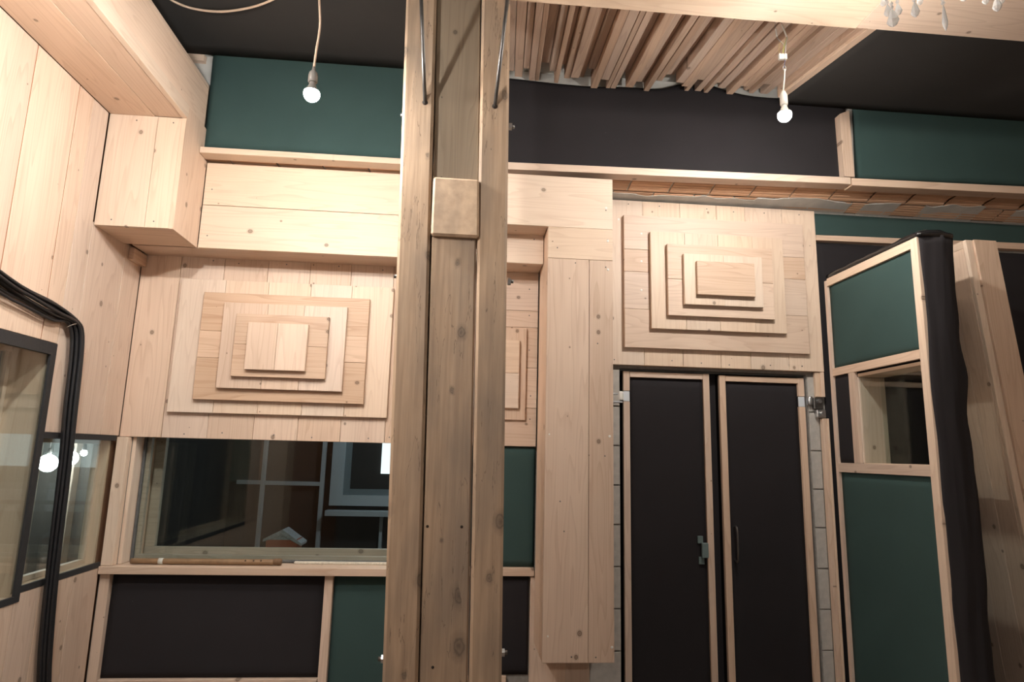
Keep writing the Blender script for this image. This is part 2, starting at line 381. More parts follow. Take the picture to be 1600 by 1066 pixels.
# ---- cladding strip on the back wall, left of the first diffuser, and other bare boards
board('plank', (XL+0.002, D, 1.695), (-1.765, D+0.028, 2.83), wall_back, bevel=0.002)
board('plank', (-0.395, D, 1.695), (0.02, D+0.028, 2.83), wall_back, bevel=0.002)
for a, b in ((-0.02, 0.18), (0.18, 0.34)): board('plank', (a, D+0.004, 0.0), (b, D+0.028, 0.36), wall_back)
for a, b in ((0.475, 0.69), (0.69, 0.835)): board('plank', (a, D-0.004, 0.0), (b, D+0.028, 0.92), wall_back)

# ---- concrete blocks of the door jambs
z = 0.0; k = 0
while z < 2.2:
    h = (0.245, 0.25, 0.24)[k % 3]; h = min(h, 2.205-z)
    box('block', (0.84, 4.012, z+0.004), (1.031, 4.032, z+h-0.004), BLOCK, wall_back, 0.003)
    box('block', (2.306, 4.022, z+0.004), (2.372, 4.032, z+h-0.004), BLOCK, wall_back, 0.003)
    z += h; k += 1
# ---- brick soffit of the upper wall : hollow blocks laid flat, plaster smeared at the back
random.seed(4)
_a, _b = pt(955, 279, Y=3.75), pt(1600, 304, Y=3.75)
def sz(x, y):      # underside height: rises slightly along the wall at the front edge
    zf = max(3.366, _a.z+(_b.z-_a.z)*(x-_a.x)/(_b.x-_a.x)); k = min(1, max(0, (y-3.75)/0.26)); return zf+(3.366-zf)*k
def sbar(bm, x0, x1, y0, y1, lift, top):
    add_hexa(bm, [(x0, y0, sz(x0, y0)+lift), (x1, y0, sz(x1, y0)+lift), (x1, y1, sz(x1, y1)+lift), (x0, y1, sz(x0, y1)+lift), (x0, y0, top), (x1, y0, top), (x1, y1, top), (x0, y1, top)])
def brick(x0, x1, y0, y1):
    bm = bmesh.new(); n = 5
    sbar(bm, x0, x1, y0, y1, 0.0075, 3.43); st = (y1-y0)/n
    for i in range(n): sbar(bm, x0, x1, y0+i*st, y0+i*st+st*0.62, 0.004, sz(x0, y0)+0.012)
    return link('brick', bm, BRICK, wall_upper)
x = -2.0; k = 0
while x < 4.6:
    wd = 0.278
    brick(x+0.006, x+wd-0.006, 3.75, 3.90); brick(max(-2.0, x-0.09)+0.006, x-0.09+wd-0.006, 3.912, 4.028)
    x += wd; k += 1
bm = bmesh.new(); [sbar(bm, -1.99+q_*0.5, -1.49+q_*0.5, y_, y_+.09, 0.0135, 3.44) for q_ in range(13) for y_ in (3.752, 3.842, 3.932)]; link('mortar_bed', bm, PLASTER, wall_upper)
bm = bmesh.new(); n = 260
def plast(x): 
    base = 3.935 + 0.035*noise.noise(Vector((x*3.2, 1.3, 0))) + 0.02*noise.noise(Vector((x*11, 4.3, 0)))
    if x > 1.95: base -= 0.035 + 0.03*noise.noise(Vector((x*5, 7.7, 0)))
    return base
vs = []
for i in range(n+1):
    xx = 0.7+4.0*i/n; vs.append([bm.verts.new((xx, plast(xx), sz(xx, plast(xx))+.001)), bm.verts.new((xx, 4.028, 3.367)), bm.verts.new((xx, plast(xx), sz(xx, plast(xx))+.008)), bm.verts.new((xx, 4.028, 3.374))])
for i in range(n):
    a, b = vs[i], vs[i+1]
    xx = 0.7+4.0*i/n
    hole = xx > 2.4 and noise.noise(Vector((xx*3.1, 22.0, 0))) > 0.12
    if hole: continue
    bm.faces.new((a[0], b[0], b[1], a[1])); bm.faces.new((a[2], a[3], b[3], b[2])); bm.faces.new((a[0], a[2], b[2], b[0])); bm.faces.new((a[1], b[1], b[3], a[3]))
for v in [v for v in bm.verts if not v.link_faces]: bm.verts.remove(v)
link('plaster_smear', bm, PLASTER, wall_upper)

# ---- plank ceiling : boards on edge running to the back wall
random.seed(11)
def fanx(u, Y):     # u 0..1 across the plank field
    xf = 0.22+u*(1.99-0.22); xn = 0.165+u*(2.13-0.165)
    return xn+(xf-xn)*(Y-2.97)/(3.66-2.97)
u = 0.0; hts = [0.0, 0.0, 0.03, 0.05, 0.015, 0.06]
while u < 0.985:
    du = random.choice((0.017, 0.022, 0.026, 0.03)); u2 = min(u+du, 1.0)
    zb = 3.985+random.choice(hts)+random.uniform(0, .01); yb = 3.70-random.choice((0.0, 0.03, 0.06, 0.09, 0.13)) - (0.02 if zb > 4.02 else 0)
    yn = 2.45; g = 0.0018
    hexa('plank', [(fanx(u, yn)+g, yn, zb), (fanx(u2, yn)-g, yn, zb), (fanx(u2, yb)-g, yb, zb), (fanx(u, yb)+g, yb, zb),
                   (fanx(u, yn)+g, yn, 4.098), (fanx(u2, yn)-g, yn, 4.098), (fanx(u2, yb)-g, yb, 4.098), (fanx(u, yb)+g, yb, 4.098)], wood(1, 2, 'slat'), ceiling, 0.002)
    u = u2
hexa('plank', [(fanx(1.0, 2.45), 2.45, 3.965), (fanx(1.025, 2.45), 2.45, 3.965), (fanx(1.025, 3.64), 3.64, 3.975), (fanx(1.0, 3.64), 3.64, 3.975),
               (fanx(1.0, 2.45), 2.45, 4.098), (fanx(1.025, 2.45), 2.45, 4.098), (fanx(1.025, 3.64), 3.64, 4.098), (fanx(1.0, 3.64), 3.64, 4.098)], wood(1, 2, 'pine'), ceiling, 0.002)

# ================================================================== THINGS : ceiling cloths
def ceiling_cloth(name, c4, label, seed, amp=0.006):
    o = cloth(name, c4, (0, 0, -1), CHARCOAL, None, 40, 30, amp, seed, 0.03, 0.01); return tag(o, label, 'fabric')
ceiling_cloth('ceiling_cloth', [(-2.0, 3.704, 4.05), (0.19, 3.704, 4.05), (0.15, 0.2, 4.05), (-2.0, 0.2, 4.05)], 'black cloth stretched over the ceiling above the green panel left of the post', 1, 0.012)
o = cloth('ceiling_cloth', [(fanx(1.03, 3.705), 3.705, 4.0), (4.68, 3.705, 4.0), (4.68, 0.2, 4.0), (fanx(1.03, 0.2), 0.2, 4.0)], (0, 0, -1), CHARCOAL, None, 50, 40, 0.012, 5, 0.04, 0.012)
tag(o, 'black cloth covering the lowered ceiling at the upper right beyond the chandelier', 'fabric')

# ================================================================== dropped beam soffit across the room
t = thing('ceiling_beam', 'pale boarded ceiling beam crossing in front of the plank ceiling at the top', 'beam', (1.9, 2.6, 3.8))
YB = 2.722
board('soffit_board', (0.10, 2.30, 3.80), (1.921, YB, 3.825), t, 'pale', g=0)
board('soffit_board', (1.923, 2.30, 3.80), (4.66, YB-0.006, 3.825), t, 'pine', g=0)
board('back_board', (0.10, YB-0.03, 3.826), (4.66, YB-0.005, 3.955), t, 'pale', g=0)
board('front_board', (0.10, 2.30, 3.826), (4.66, 2.325, 3.955), t, 'pale', g=0)

# ================================================================== left bulkhead (boxed beam along the left wall)
XC = -1.588
t = thing('boxed_beam', 'boarded box beam running along the top of the left wall towards the camera', 'beam', (-1.8, 2.6, 3.46))
XJ = pt(242, 181, Z=3.47).x
board('soffit_board', (XL+0.001, 0.5, 3.468), (XJ-0.001, 3.46, 3.492), t, 'pine', g=1)
board('soffit_board', (XJ+0.001, 0.5, 3.470), (XC-0.026, 3.46, 3.494), t, 'pine', g=1)
board('edge_strip', (XC-0.025, 0.5, 3.468), (XC+0.006, 3.46, 3.545), t, 'pale', g=1)
board('side_board', (XC-0.028, 0.5, 3.546), (XC-0.004, 3.70, 3.795), t, 'pine', g=1)
board('top_board', (XL+0.001, 0.5, 3.796), (XC-0.003, 3.70, 3.82), t, 'pine', g=1)
# corner box under its far end
t = thing('corner_box', 'square boarded box hanging in the upper left corner below the box beam', 'box casing', (-1.8, 3.6, 2.81))
XJ2 = pt(236, 270, Y=3.455).x
board('front_board', (XL+0.001, 3.455, 2.815), (XJ2-0.001, 3.478, 3.467), t, 'pale', g=2)
board('front_board', (XJ2+0.001, 3.455, 2.815), (XC-0.024, 3.478, 3.467), t, 'pale', g=2)
bm = bmesh.new(); poly = ((3.453, 2.813), (3.777, 2.813), (3.777, 3.362), (3.742, 3.362), (3.742, 3.545), (3.4605, 3.545), (3.4605, 3.467), (3.453, 3.467))
va = [bm.verts.new((XC-0.023, y, z)) for y, z in poly]; vb = [bm.verts.new((XC, y, z)) for y, z in poly]
bm.faces.new(va); bm.faces.new(vb[::-1])
for k in range(len(poly)): bm.faces.new((va[k], va[(k+1) % len(poly)], vb[(k+1) % len(poly)], vb[k]))
link('side_board', bm, wood(2, 0, 'pine'), t)
board('bottom_board', (XL+0.001, 3.479, 2.815), (XC-0.024, 3.775, 2.838), t, 'pine', g=0)
board('cleat', (XL+0.001, 3.835, 2.74), (XL+0.032, 3.998, 2.812), t, 'pine', g=1)

# ================================================================== box beam on the back wall
t = thing('boxed_beam', 'boarded box beam with two long front boards above the left stepped wall panel', 'beam', (-0.5, 3.9, 2.81))
YA = 3.778
zj = 3.085
board('front_board', (XC+0.004, YA, zj+0.0015), (0.0, YA+0.024, 3.355), t, 'pale', g=0)
board('front_board', (XC+0.004, YA, 2.815), (0.0, YA+0.024, zj-0.0015), t, 'pale', g=0)
board('front_board', (0.001, YA, 2.815), (0.492, YA+0.024, 3.07), t, 'pale', g=0)
board('front_board', (0.001, YA, 3.072), (0.492, YA+0.024, 3.355), t, 'pale', g=0)
board('bottom_board', (-1.97, YA+0.025, 2.818), (0.492, 3.999, 2.842), t, 'pine', g=0)

# ================================================================== ledge battens and upper wall panels
YLd = 3.655
def ledge(xa, xb, pa, pb, label, hgt=0.040, tint='pine'):
    za = pt(pa[0], pa[1], Y=YLd).z; zb_ = pt(pb[0], pb[1], Y=YLd).z
    A = pt(pa[0], pa[1], Y=YLd).x if xa is None else xa; B = pt(pb[0], pb[1], Y=YLd).x if xb is None else xb
    o = hexa('ledge_batten', [(A, YLd, za-hgt), (B, YLd, zb_-hgt), (B, 3.744, zb_-hgt), (A, 3.744, za-hgt), (A, YLd, za), (B, YLd, zb_), (B, 3.744, zb_), (A, 3.744, za)], wood(0, 2, tint), None, 0.002)
    return tag(o, label, 'batten')
ledge(XC+0.003, None, (314, 229), (630, 247.7), 'pine ledge batten under the bright green panel left of the post', 0.037, 'pale')
ledge(None, None, (700, 249), (1329, 277.0), 'long pine ledge batten under the black cloth right of the post', 0.047)
ledge(None, 4.6, (1331, 278), (1600, 289), 'pine ledge batten under the green panel at the far right', 0.050)
bm = bmesh.new()
A = [pt(*q, Y=3.665) for q in ((1320, 275.5), (1336, 276.5), (1327, 172), (1312, 178))]
o = slab('upright_batten', [(q.x, q.z) for q in A], 3.665, 3.742, wood(2, 1, 'pine'), None, 0.002); bm.free()
tag(o, 'short upright batten between the black cloth and the far right green panel', 'batten')
YU = 3.742
def onp(x, y, Y): q = pt(x, y, Y=Y); return (q.x, Y, q.z)
o = cloth('acoustic_panel', [onp(321, 232, YU), onp(648, 252, YU), onp(650, 100, YU), onp(336, 81, YU)], FRONT, GREENF, None, 40, 24, 0.010, 3, 0.035, 0.014)
tag(o, 'green cloth acoustic panel behind the hanging bulb left of the post', 'acoustic panel')
def wav(u):
    x = 800+520*u; return 0.055*math.exp(-((x-1125)/42)**2)-0.02*math.exp(-((x-1075)/25)**2) + 0.012*math.sin(u*14)
o = cloth('wall_cloth', [onp(690, 262, YU), onp(1319, 287, YU), onp(1319, 160, YU), onp(690, 120, YU)], FRONT, BLACKF, None, 70, 24, 0.010, 8, 0.028, 0.012, wav)
tag(o, 'black wall cloth with a wavy top edge below the plank ceiling', 'fabric')
o = cloth('acoustic_panel', [onp(1336, 279, YU), (4.66, YU, 3.53), (4.66, YU, 4.02), onp(1331, 165, YU)], FRONT, GREENF, None, 50, 20, 0.008, 12, 0.03, 0.012)
tag(o, 'green cloth acoustic panel above the ledge at the far upper right', 'acoustic panel')
o = box('corner_board', (-1.99, 3.705, 3.99), (-1.645, 3.744, 4.035), wood(0, 1, 'pine'), None); tag(o, 'small raw board end beside the left green panel above the box beam', 'board')

# ================================================================== stepped wall diffusers
def rect(cf, q, Y):
    P = [pt(*cf(*c), Y=Y) for c in q]          # tl tr br bl
    return ((P[0].x+P[3].x)/2, (P[1].x+P[2].x)/2, (P[2].z+P[3].z)/2, (P[0].z+P[1].z)/2)
def stepped(t, layers, th=0.03, y0=4.0):
    """layers: (x0,x1,z0,z1, 'v'|'h', joint fractions, tint)"""
    for k, (x0, x1, z0, z1, dr, js, tint) in enumerate(layers):
        ya, yb = y0-th*(k+1), y0-th*k-0.0008
        fr = [0]+list(js)+[1]
        for a, b in zip(fr, fr[1:]):
            dy = random.uniform(0, 0.0025); gp = 0.0016
            if dr == 'v': board('layer_board', (x0+(x1-x0)*a+gp/2, ya+dy, z0), (x0+(x1-x0)*b-gp/2, yb, z1), t, tint, g=2)
            else: board('layer_board', (x0, ya+dy, z0+(z1-z0)*a+gp/2), (x1, yb, z0+(z1-z0)*b-gp/2), t, tint, g=0)
random.seed(3)
c1 = crop(240, 380, 3.135); TH = 0.03
Q1 = [((140, 168), (1178, 222), (1140, 858), (62, 825)), ((247, 236), (1062, 275), (1022, 795), (190, 760)), ((345, 283), (955, 320), (915, 728), (305, 708)),
      ((402, 345), (862, 360), (835, 667), (378, 652)), ((462, 385), (760, 400), (738, 628), (442, 617))]
J1 = [('v', (.205, .405, .605, .80)), ('h', (.385, .635)), ('v', (.355, .65)), ('h', (.51,)), ('v', (.495,))]
t = thing('stepped_panel', 'stepped pyramid wall panel of pine boards above the window left of the post', 'wall panel', (-1.1, 4.0, 1.7))
xs = [-1.762] + [(pt(*c1(a, 95), Y=D).x+pt(*c1(b, 965), Y=D).x)/2 for a, b in ((350, 258), (563, 485), (770, 703), (972, 912), (1178, 1133))] + [-0.398]
for a, b in zip(xs, xs[1:]): board('backing_board', (a+0.001, D, 1.695), (b-0.001, D+0.026, 2.83), t, 'pine', g=2)
stepped(t, [rect(c1, q, D-TH*(k+1)) + J1[k] + (('pale', 'warm', 'pine', 'warm', 'pine')[k],) for k, q in enumerate(Q1)], TH)
c2 = crop(940, 260, 3.134)
Q2 = [((113, 237), (985, 283), (1020, 918), (110, 888)), ((238, 325), (887, 345), (908, 815), (246, 798)), ((318, 382), (832, 400), (852, 748), (332, 732)),
      ((402, 432), (785, 440), (795, 684), (408, 682)), ((468, 466), (752, 470), (752, 634), (472, 632))]
J2 = [('h', (.285, .565, .735)), ('v', (.255, .505, .765)), ('h', (.505,)), ('v', (.505,)), ('h', ())]
t = thing('stepped_panel', 'stepped pyramid wall panel of pine boards above the black double door', 'wall panel', (1.7, 4.0, 2.23))
P2 = 3.985
xs = [0.90] + [(pt(*c2(a, 200), Y=P2).x+pt(*c2(b, 950), Y=P2).x)/2 for a, b in ((203, 207), (384, 397), (562, 583), (704, 727), (882, 917))] + [2.405]
for i, (a, b) in enumerate(zip(xs, xs[1:])): board('backing_board', (a+0.001, P2, 2.232), (b-0.001, P2+0.044, 3.355), t, 'pale', g=2)
stepped(t, [rect(c2, q, P2-TH*(k+1)) + J2[k] + (('pine', 'pale', 'pine', 'pale', 'warm')[k],) for k, q in enumerate(Q2)], TH, P2)
sc = crop(940, 260, 3.134)
for q, Y in (((83, 260), P2), ((195, 330), P2-TH), ((195, 465), P2-TH), ((195, 606), P2-TH)):
    screw(pt(*sc(*q), Y=Y), FRONT, t, 0.007, WHITEP)
t = thing('stepped_panel', 'stepped wall panel mostly hidden behind the post above the narrow green cloth', 'wall panel', (0.3, 4.0, 1.7))
zz = lambda y, k: pt(825, y, Y=D-0.02*k).z
bz = [1.695, zz(638, 0), zz(575, 0), zz(512, 0), zz(486, 0), 2.83]
for a, b in zip(bz, bz[1:]): board('backing_board', (0.022, D, a+0.001), (0.492, D+0.026, b-0.001), t, 'pine', g=0)
stepped(t, [(0.03, pt(822, 585, Y=D-0.02).x, zz(657, 1), zz(514, 1), 'v', (.4, ), 'pine'), (0.06, pt(811, 585, Y=D-0.04).x, zz(639, 2), zz(532, 2), 'h', (.51,), 'pale')], 0.02)

# ================================================================== column casing (boxed duct)
t = thing('column_casing', 'tall boarded box casing hanging between the post and the double door', 'box casing', (0.69, 3.8, 0.55))
YV = 3.60
x0, x1 = 0.496, 0.888; zt = 3.32; zm = pt(900, 405, Y=YV).z; zk = pt(826, 352, Y=YV).z
board('front_board', (0.02, YV, zk), (x1, YV+0.024, zt), t, 'pale', g=0)
board('front_board', (x0, YV, zm+0.001), (x1, YV+0.024, zk-0.001), t, 'pale', g=0)
board('front_board', (x0, YV, 0.555), (0.744, YV+0.024, zm-0.001), t, 'pine', g=2)
board('front_board', (0.7465, YV+0.001, 0.555), (x1, YV+0.024, zm-0.001), t, 'pine', g=2)
board('side_board', (x0, YV+0.0245, 0.555), (x0+0.024, 3.968, zk), t, 'pine', g=2)
board('side_board', (x1-0.024, YV+0.0245, 0.555), (x1, 3.984, zt), t, 'pine', g=2)
board('bottom_board', (x0+0.025, YV+0.0245, 0.56), (x1-0.025, 3.99, 0.584), t, 'pine', g=0)
board('bottom_board', (0.02, YV+0.0245, zk), (x0-0.001, YA-0.001, zk+0.024), t, 'pine', g=0)
c3 = crop(780, 260, 2.664); c4_ = crop(780, 640, 2.504)
for q in (c3(452, 311), c3(453, 430), c3(445, 174), c4_(196, 97), c4_(432, 105), c4_(190, 888), c4_(441, 931)):
    screw(pt(*q, Y=YV), FRONT, t, 0.0075 if q[0] > 940 else 0.005, WHITEP)

# ================================================================== the post
t = thing('timber_post', 'weathered three-timber post with an end-grain block standing in the foreground', 'post', (0, 2.8, 0))
YP = 2.70
def tb(name, pts, y0, y1, mat, bev=0.008):
    q = [pt(*p, Y=y0) for p in pts]     # bl br tr tl px
    z0, zt_ = 0.0, 3.97
    def ext(a, b, z): k = (z-a.z)/(b.z-a.z); return (a.x+(b.x-a.x)*k, z)
    return slab(name, [ext(q[0], q[3], z0), ext(q[1], q[2], z0), ext(q[1], q[2], zt_), ext(q[0], q[3], zt_)], y0, y1, mat, t, bev)
tb('timber', [(597, 1060), (653, 1060), (681, 40), (633, 40)], YP, YP+0.17, old_timber(), 0.012)
tb('timber', [(733, 1060), (784, 1060), (797, 40), (752.5, 40)], YP, YP+0.17, old_timber(), 0.012)
q = [pt(*p, Y=YP+0.012) for p in ((655, 1060), (731, 1060), (744.5, 372), (674, 372))]
zt = q[2].z
k = (0-q[0].z)/(q[3].z-q[0].z); k2 = (0-q[1].z)/(q[2].z-q[1].z)
slab('timber', [(q[0].x+(q[3].x-q[0].x)*k, 0), (q[1].x+(q[2].x-q[1].x)*k2, 0), (q[2].x, zt), (q[3].x, zt)], YP+0.012, YP+0.16, old_timber(), t, 0.008)
q = [pt(*p, Y=YP-0.012) for p in ((673, 367), (748.5, 371), (749, 280), (677, 275))]
slab('end_grain_block', [(p.x, p.z) for p in q], YP-0.012, YP+0.16, old_timber(True, 0.13), t, 0.010)
q2 = [pt(*p, Y=YP+0.03) for p in ((678, 268), (748.5, 270), (751, 0), (683, 0))]
dzx = (3.97-q2[0].z)/(q2[3].z-q2[0].z)
slab('timber', [(q2[0].x, q[2].z-0.004), (q2[1].x, q[2].z-0.004), (q2[1].x+(q2[2].x-q2[1].x)*dzx, 3.97), (q2[0].x+(q2[3].x-q2[0].x)*dzx, 3.97)], YP+0.03, YP+0.16, wood(2, 1, 'stump'), t, 0.004)
# slanted threaded rods
for a, b in (((664, 161), (656, -60)), ((773, 167), (800, -60))):
    p = pt(*a, Y=YP+0.004); e = pt(*b, Y=YP-0.22)
    rod = tube('rod', [p, e], 0.0085, DARKSTEEL, t, 10)
    lathe('rod_hole', [(0.013, 0), (0.012, 0.002)], p+Vector((0, -0.0045, 0)), DARKHOLE, rod, (0, -1, 0), 12)
# bolts with nuts on the sides
def bolt(px, py, side):
    p = pt(px, py, Y=YP+0.075)
    ax = Vector((side, 0, 0)); p = p-ax*0.008
    nut = lathe('nut', [(0.017, 0), (0.017, 0.014)], p, STEEL, t, ax, 6, False)
    lathe('bolt_end', [(0.0085, 0), (0.0085, 0.026)], p, DARKSTEEL, nut, ax, 10)
for q in ((632, 180), (622, 432), (598, 1030)): bolt(*q, -1)
for q in ((798, 198), (796, 440), (786, 1020)): bolt(*q, 1)
c5 = crop(580, 700, 2.914)
for q in ((256, 358), (412, 360), (280, 1000)):
    lathe('screw_hole', [(0.006, 0), (0.005, 0.0015)], pt(*c5(*q), Y=YP+0.012), DARKHOLE, t, (0, -1, 0), 10)

# ================================================================== back window
tw = tag(thing('window_1', None, None, (-0.98, 4.1, 0.96)), kind='structure')
wx0, wx1, wz0, wz1 = -1.93, -0.025, 0.966, 1.788
board('jamb', (wx0-0.004, 4.029, wz0), (wx0+0.018, 4.34, wz1), tw, 'pale', g=2)
board('jamb', (wx1-0.016, 4.029, wz0), (wx1+0.004, 4.34, wz1), tw, 'pale', g=2)
board('head_lining', (wx0+0.019, 4.03, wz1-0.018), (wx1-0.017, 4.34, wz1+0.002), tw, 'pale', g=0)
board('casing', (XL+0.003, 3.975, 0.966), (wx0-0.006, 4.028, 1.692), tw, 'pale', g=2)
s1 = board('sill', (XL+0.004, 3.955, 0.922), (0.0, 4.34, 0.964), tw, 'pine', g=0)
def framed_pane(prefix, par, x0, x1, z0, z1, y, fw_, fmat, depth=0.03, glass=True):
    box(prefix, (x0, y, z0), (x1, y+depth, z0+fw_), fmat, par); box(prefix, (x0, y, z1-fw_), (x1, y+depth, z1), fmat, par)
    box(prefix, (x0, y, z0+fw_), (x0+fw_, y+depth, z1-fw_), fmat, par); box(prefix, (x1-fw_, y, z0+fw_), (x1, y+depth, z1-fw_), fmat, par)
    if glass: box('pane', (x0+fw_*.6, y+depth*.4, z0+fw_*.6), (x1-fw_*.6, y+depth*.4+0.005, z1-fw_*.6), GLASS, par, 0)
SEAL = plain('grey_seal', (0.10, 0.10, 0.10), 0.7, 0, 0.3, 40)
framed_pane('seal', tw, wx0+0.02, wx1-0.018, 0.968, 1.716, 4.12, 0.013, SEAL, 0.02)
fr = wood(0, 1, 'grey')
framed_pane('inner_frame', tw, wx0+0.02, wx1-0.018, 0.968, wz1-0.02, 4.145, 0.035, fr, 0.03, False)
framed_pane('inner_frame', tw, wx0+0.02, wx1-0.018, 0.968, wz1-0.02, 4.28, 0.06, fr, 0.04)
box('foam_seal', (-0.98+.03, 4.09, 0.9645), (-0.1, 4.118, 0.978), plain('foam', (0.6, 0.55, 0.46), 0.9, 0, 0.4, 80), tw, 0.004)

# ---- bamboo flute lying on the sill
t = thing('bamboo_flute', 'brown bamboo flute with a root end lying on the window sill', 'flute', (-1.4, 4.05, 0.966))
FY = 4.035; R0 = 0.0175
xa, xb = pt(205, 876, Y=FY).x, pt(440, 878, Y=FY).x
fz = 0.965+R0
prof = []; nodes = [0.0, .18, .29, .42, .55, .67, .80, .90]
N = 60
for i in range(N+1):
    u = i/N; rr = R0*0.90 + 0.003*u
    for nd in nodes[1:]: rr += 0.0016*math.exp(-((u-nd)/0.008)**2)
    prof.append((min(rr, R0), u*(xb-xa-0.045)))
tubo = lathe('bamboo_tube', prof, (xa, FY, fz), BAMBOO, t, (1, 0, 0), 16)
lathe('root_end', [(R0*.95, 0), (R0*1.12, .01), (R0*1.05, .018), (R0*1.2, .028), (R0*1.12, .04), (R0*1.0, .046), (R0*.6, .047)], (xb-0.046, FY, fz+0.003), ROOT, t, (1, 0, 0), 16)
lathe('inlay_band', [(R0*1.02, 0), (R0*1.02, .026)], (xa+0.155, FY, fz+0.0004), plain('silver_band', (0.55, 0.55, 0.5), 0.4), tubo, (1, 0, 0), 16)
for u in (.76, .815, .865):
    lathe('finger_hole', [(0.005, 0), (0.004, 0.001)], Vector((xa+u*(xb-xa), FY, fz))+Vector((0, -0.8, 0.6))*(R0*1.0), DARKHOLE, tubo, (0, -.8, .6), 10)

# ---- framed cloth panels under the window
def fp(name, label, cl, mat, battens, base):
    tt = thing(name, label, 'acoustic panel', base)
    cloth('cloth', cl, FRONT, mat, tt, 30, 18, 0.003, random.random()*50, 0.016, 0.01)
    for lo, hi in battens: board('batten', lo, hi, tt, 'pine')
    return tt
YL2 = 4.0
bL = pt(505, 902, Y=D).x; bR = pt(519, 902, Y=D).x
fp('cloth_panel', 'wide black cloth panel under the window sill framed by thin battens', [(-1.955, 4.028, 0.355), (-0.742, 4.028, 0.355), (-0.742, 4.028, 0.918), (-1.94, 4.028, 0.918)], BLACKF,
   [((XL+0.003, 3.985, 0.0), (-1.945, 4.028, 0.918)), ((-1.944, 3.99, 0.30), (-0.745, 4.028, 0.352))], (-1.35, 4.0, 0.3))
fp('cloth_panel', 'dark green cloth panel under the window right beside the post', [(-0.69, 4.028, 0.04), (-0.03, 4.028, 0.04), (-0.03, 4.028, 0.918), (-0.69, 4.028, 0.918)], GREENF,
   [((-0.741, 3.985, 0.0), (-0.693, 4.028, 0.918))], (-0.3, 4.0, 0.0))
fp('cloth_panel', 'black cloth panel below the wide black panel near the floor', [(-1.94, 4.028, 0.02), (-0.745, 4.028, 0.02), (-0.745, 4.028, 0.298), (-1.94, 4.028, 0.298)], BLACKF, [], (-1.35, 4.0, 0.0))
fp('cloth_panel', 'narrow dark green cloth panel between the post and the tall box casing', [(0.03, 4.029, 0.973), (0.494, 4.029, 0.973), (0.494, 4.029, 1.692), (0.03, 4.029, 1.692)], GREENF,
   [((0.0, 3.985, 0.925), (0.494, 4.029, 0.972))], (0.25, 4.0, 0.92))
fp('cloth_panel', 'narrow black cloth panel right of the post below the narrow green one', [(0.27, 4.029, 0.365), (0.468, 4.029, 0.365), (0.468, 4.029, 0.923), (0.27, 4.029, 0.923)], BLACKF, [], (0.37, 4.0, 0.36))

# ================================================================== left wall windows
def left_window(name, y0, y1, z0, z1, tape, face, ztop_t, zbot_t, dp):
    tt = tag(thing(name, None, None, (-2.1, (y0+y1)/2, z0)), kind='structure')
    e = 0.0015
    box('jamb', (dp, y1-0.022, z0), (-2.028, y1, z1), wood(2, 0, 'pale'), tt); box('jamb', (dp, y0, z0), (-2.028, y0+0.022, z1), wood(2, 0, 'pale'), tt)
    box('head_lining', (dp, y0+.023, z1-.022), (-2.028, y1-.023, z1), wood(1, 2, 'pale'), tt); box('sill_lining', (dp, y0+.023, z0), (-2.028, y1-.023, z0+.022), wood(1, 2, 'pale'), tt)
    # tape strips around the pane
    a, b = face
    box('tape', (a, y0-.0, z1-ztop_t), (b, y1, z1), TAPE, tt, .0005); box('tape', (a, y0, z0), (b, y1, z0+zbot_t), TAPE, tt, .0005)
    if tape: box('tape', (a, y1-tape, z0+zbot_t), (b, y1, z1-ztop_t), TAPE, tt, .0005)
    box('pane', (a-0.006, y0+.003, z0+.004), (a-0.0005, y1-.003, z1-.004), GLASS, tt, 0)
    # inner second frame
    for (p, q_, s, u_) in ((y0+.023, y1-.023, z0+.023, z0+.05), (y0+.023, y1-.023, z1-.05, z1-.023)):
        box('inner_frame', (dp, p, s), (dp+.03, q_, u_), wood(1, 0, 'pale'), tt)
    for p in (y0+.023, y1-.048): box('inner_frame', (dp, p, z0+.051), (dp+.03, p+.025, z1-.051), wood(2, 0, 'pale'), tt)
    box('pane', (dp+.012, y0+.04, z0+.04), (dp+.017, y1-.04, z1-.04), GLASS, tt, 0)
    return tt
left_window('window_2', 1.75, 3.300, 0.918, 2.132, 0.040, (-2.010, -1.998), 0.058, 0.03, -2.22)
left_window('window_3', 3.302, 3.972, 0.957, 1.699, 0.0, (-2.012, -2.0), 0.03, 0.03, -2.10)

# ---- bundle of black cables over the window
t = thing('cable_bundle', 'bundle of black cables draped over the left window and hanging down', 'cables', (-1.95, 3.3, 0.3))
random.seed(7)
base = [((-140, 330), 0), ((-70, 390), 0), ((0, 442), 0), ((40, 466), 0), ((80, 488), 0), ((106, 502), 0), ((114, 520), 0), ((113, 560), 0), ((104, 640), 0), ((96, 720), 0), ((84, 820), 0), ((75, 900), 0), ((66, 1000), 0), ((63, 1066), 0), ((64, 1130), 0)]
offs = [(a_*1.25, b_*1.2) for a_, b_ in [(0, 0), (0.017, 0.006), (-0.017, 0.004), (0.008, 0.017), (-0.009, 0.018), (0.026, 0.014), (-0.027, 0.012), (0.001, 0.03), (0.018, 0.028)]]
for k, (o1, o2) in enumerate(offs):
    P = []
    for i, (q, _) in enumerate(base):
        p = pt(*q, X=-1.985); w_ = noise.noise(Vector((i*0.5, k*7.1, 0)))*0.010*(1.6 if i < 4 or i > 9 else .5)
        tg = i/len(base)
        if i < 5: p += Vector((o2, 0, o1*1.2+w_))
        else: p += Vector((o2, o1*(1.0 if i < 9 else .75)+w_*.7, o1*0.2 if i < 8 else 0))
        P.append(p)
    tube('cable', P, 0.0088 if k % 3 else 0.007, RUBBER, t, 7, 6)
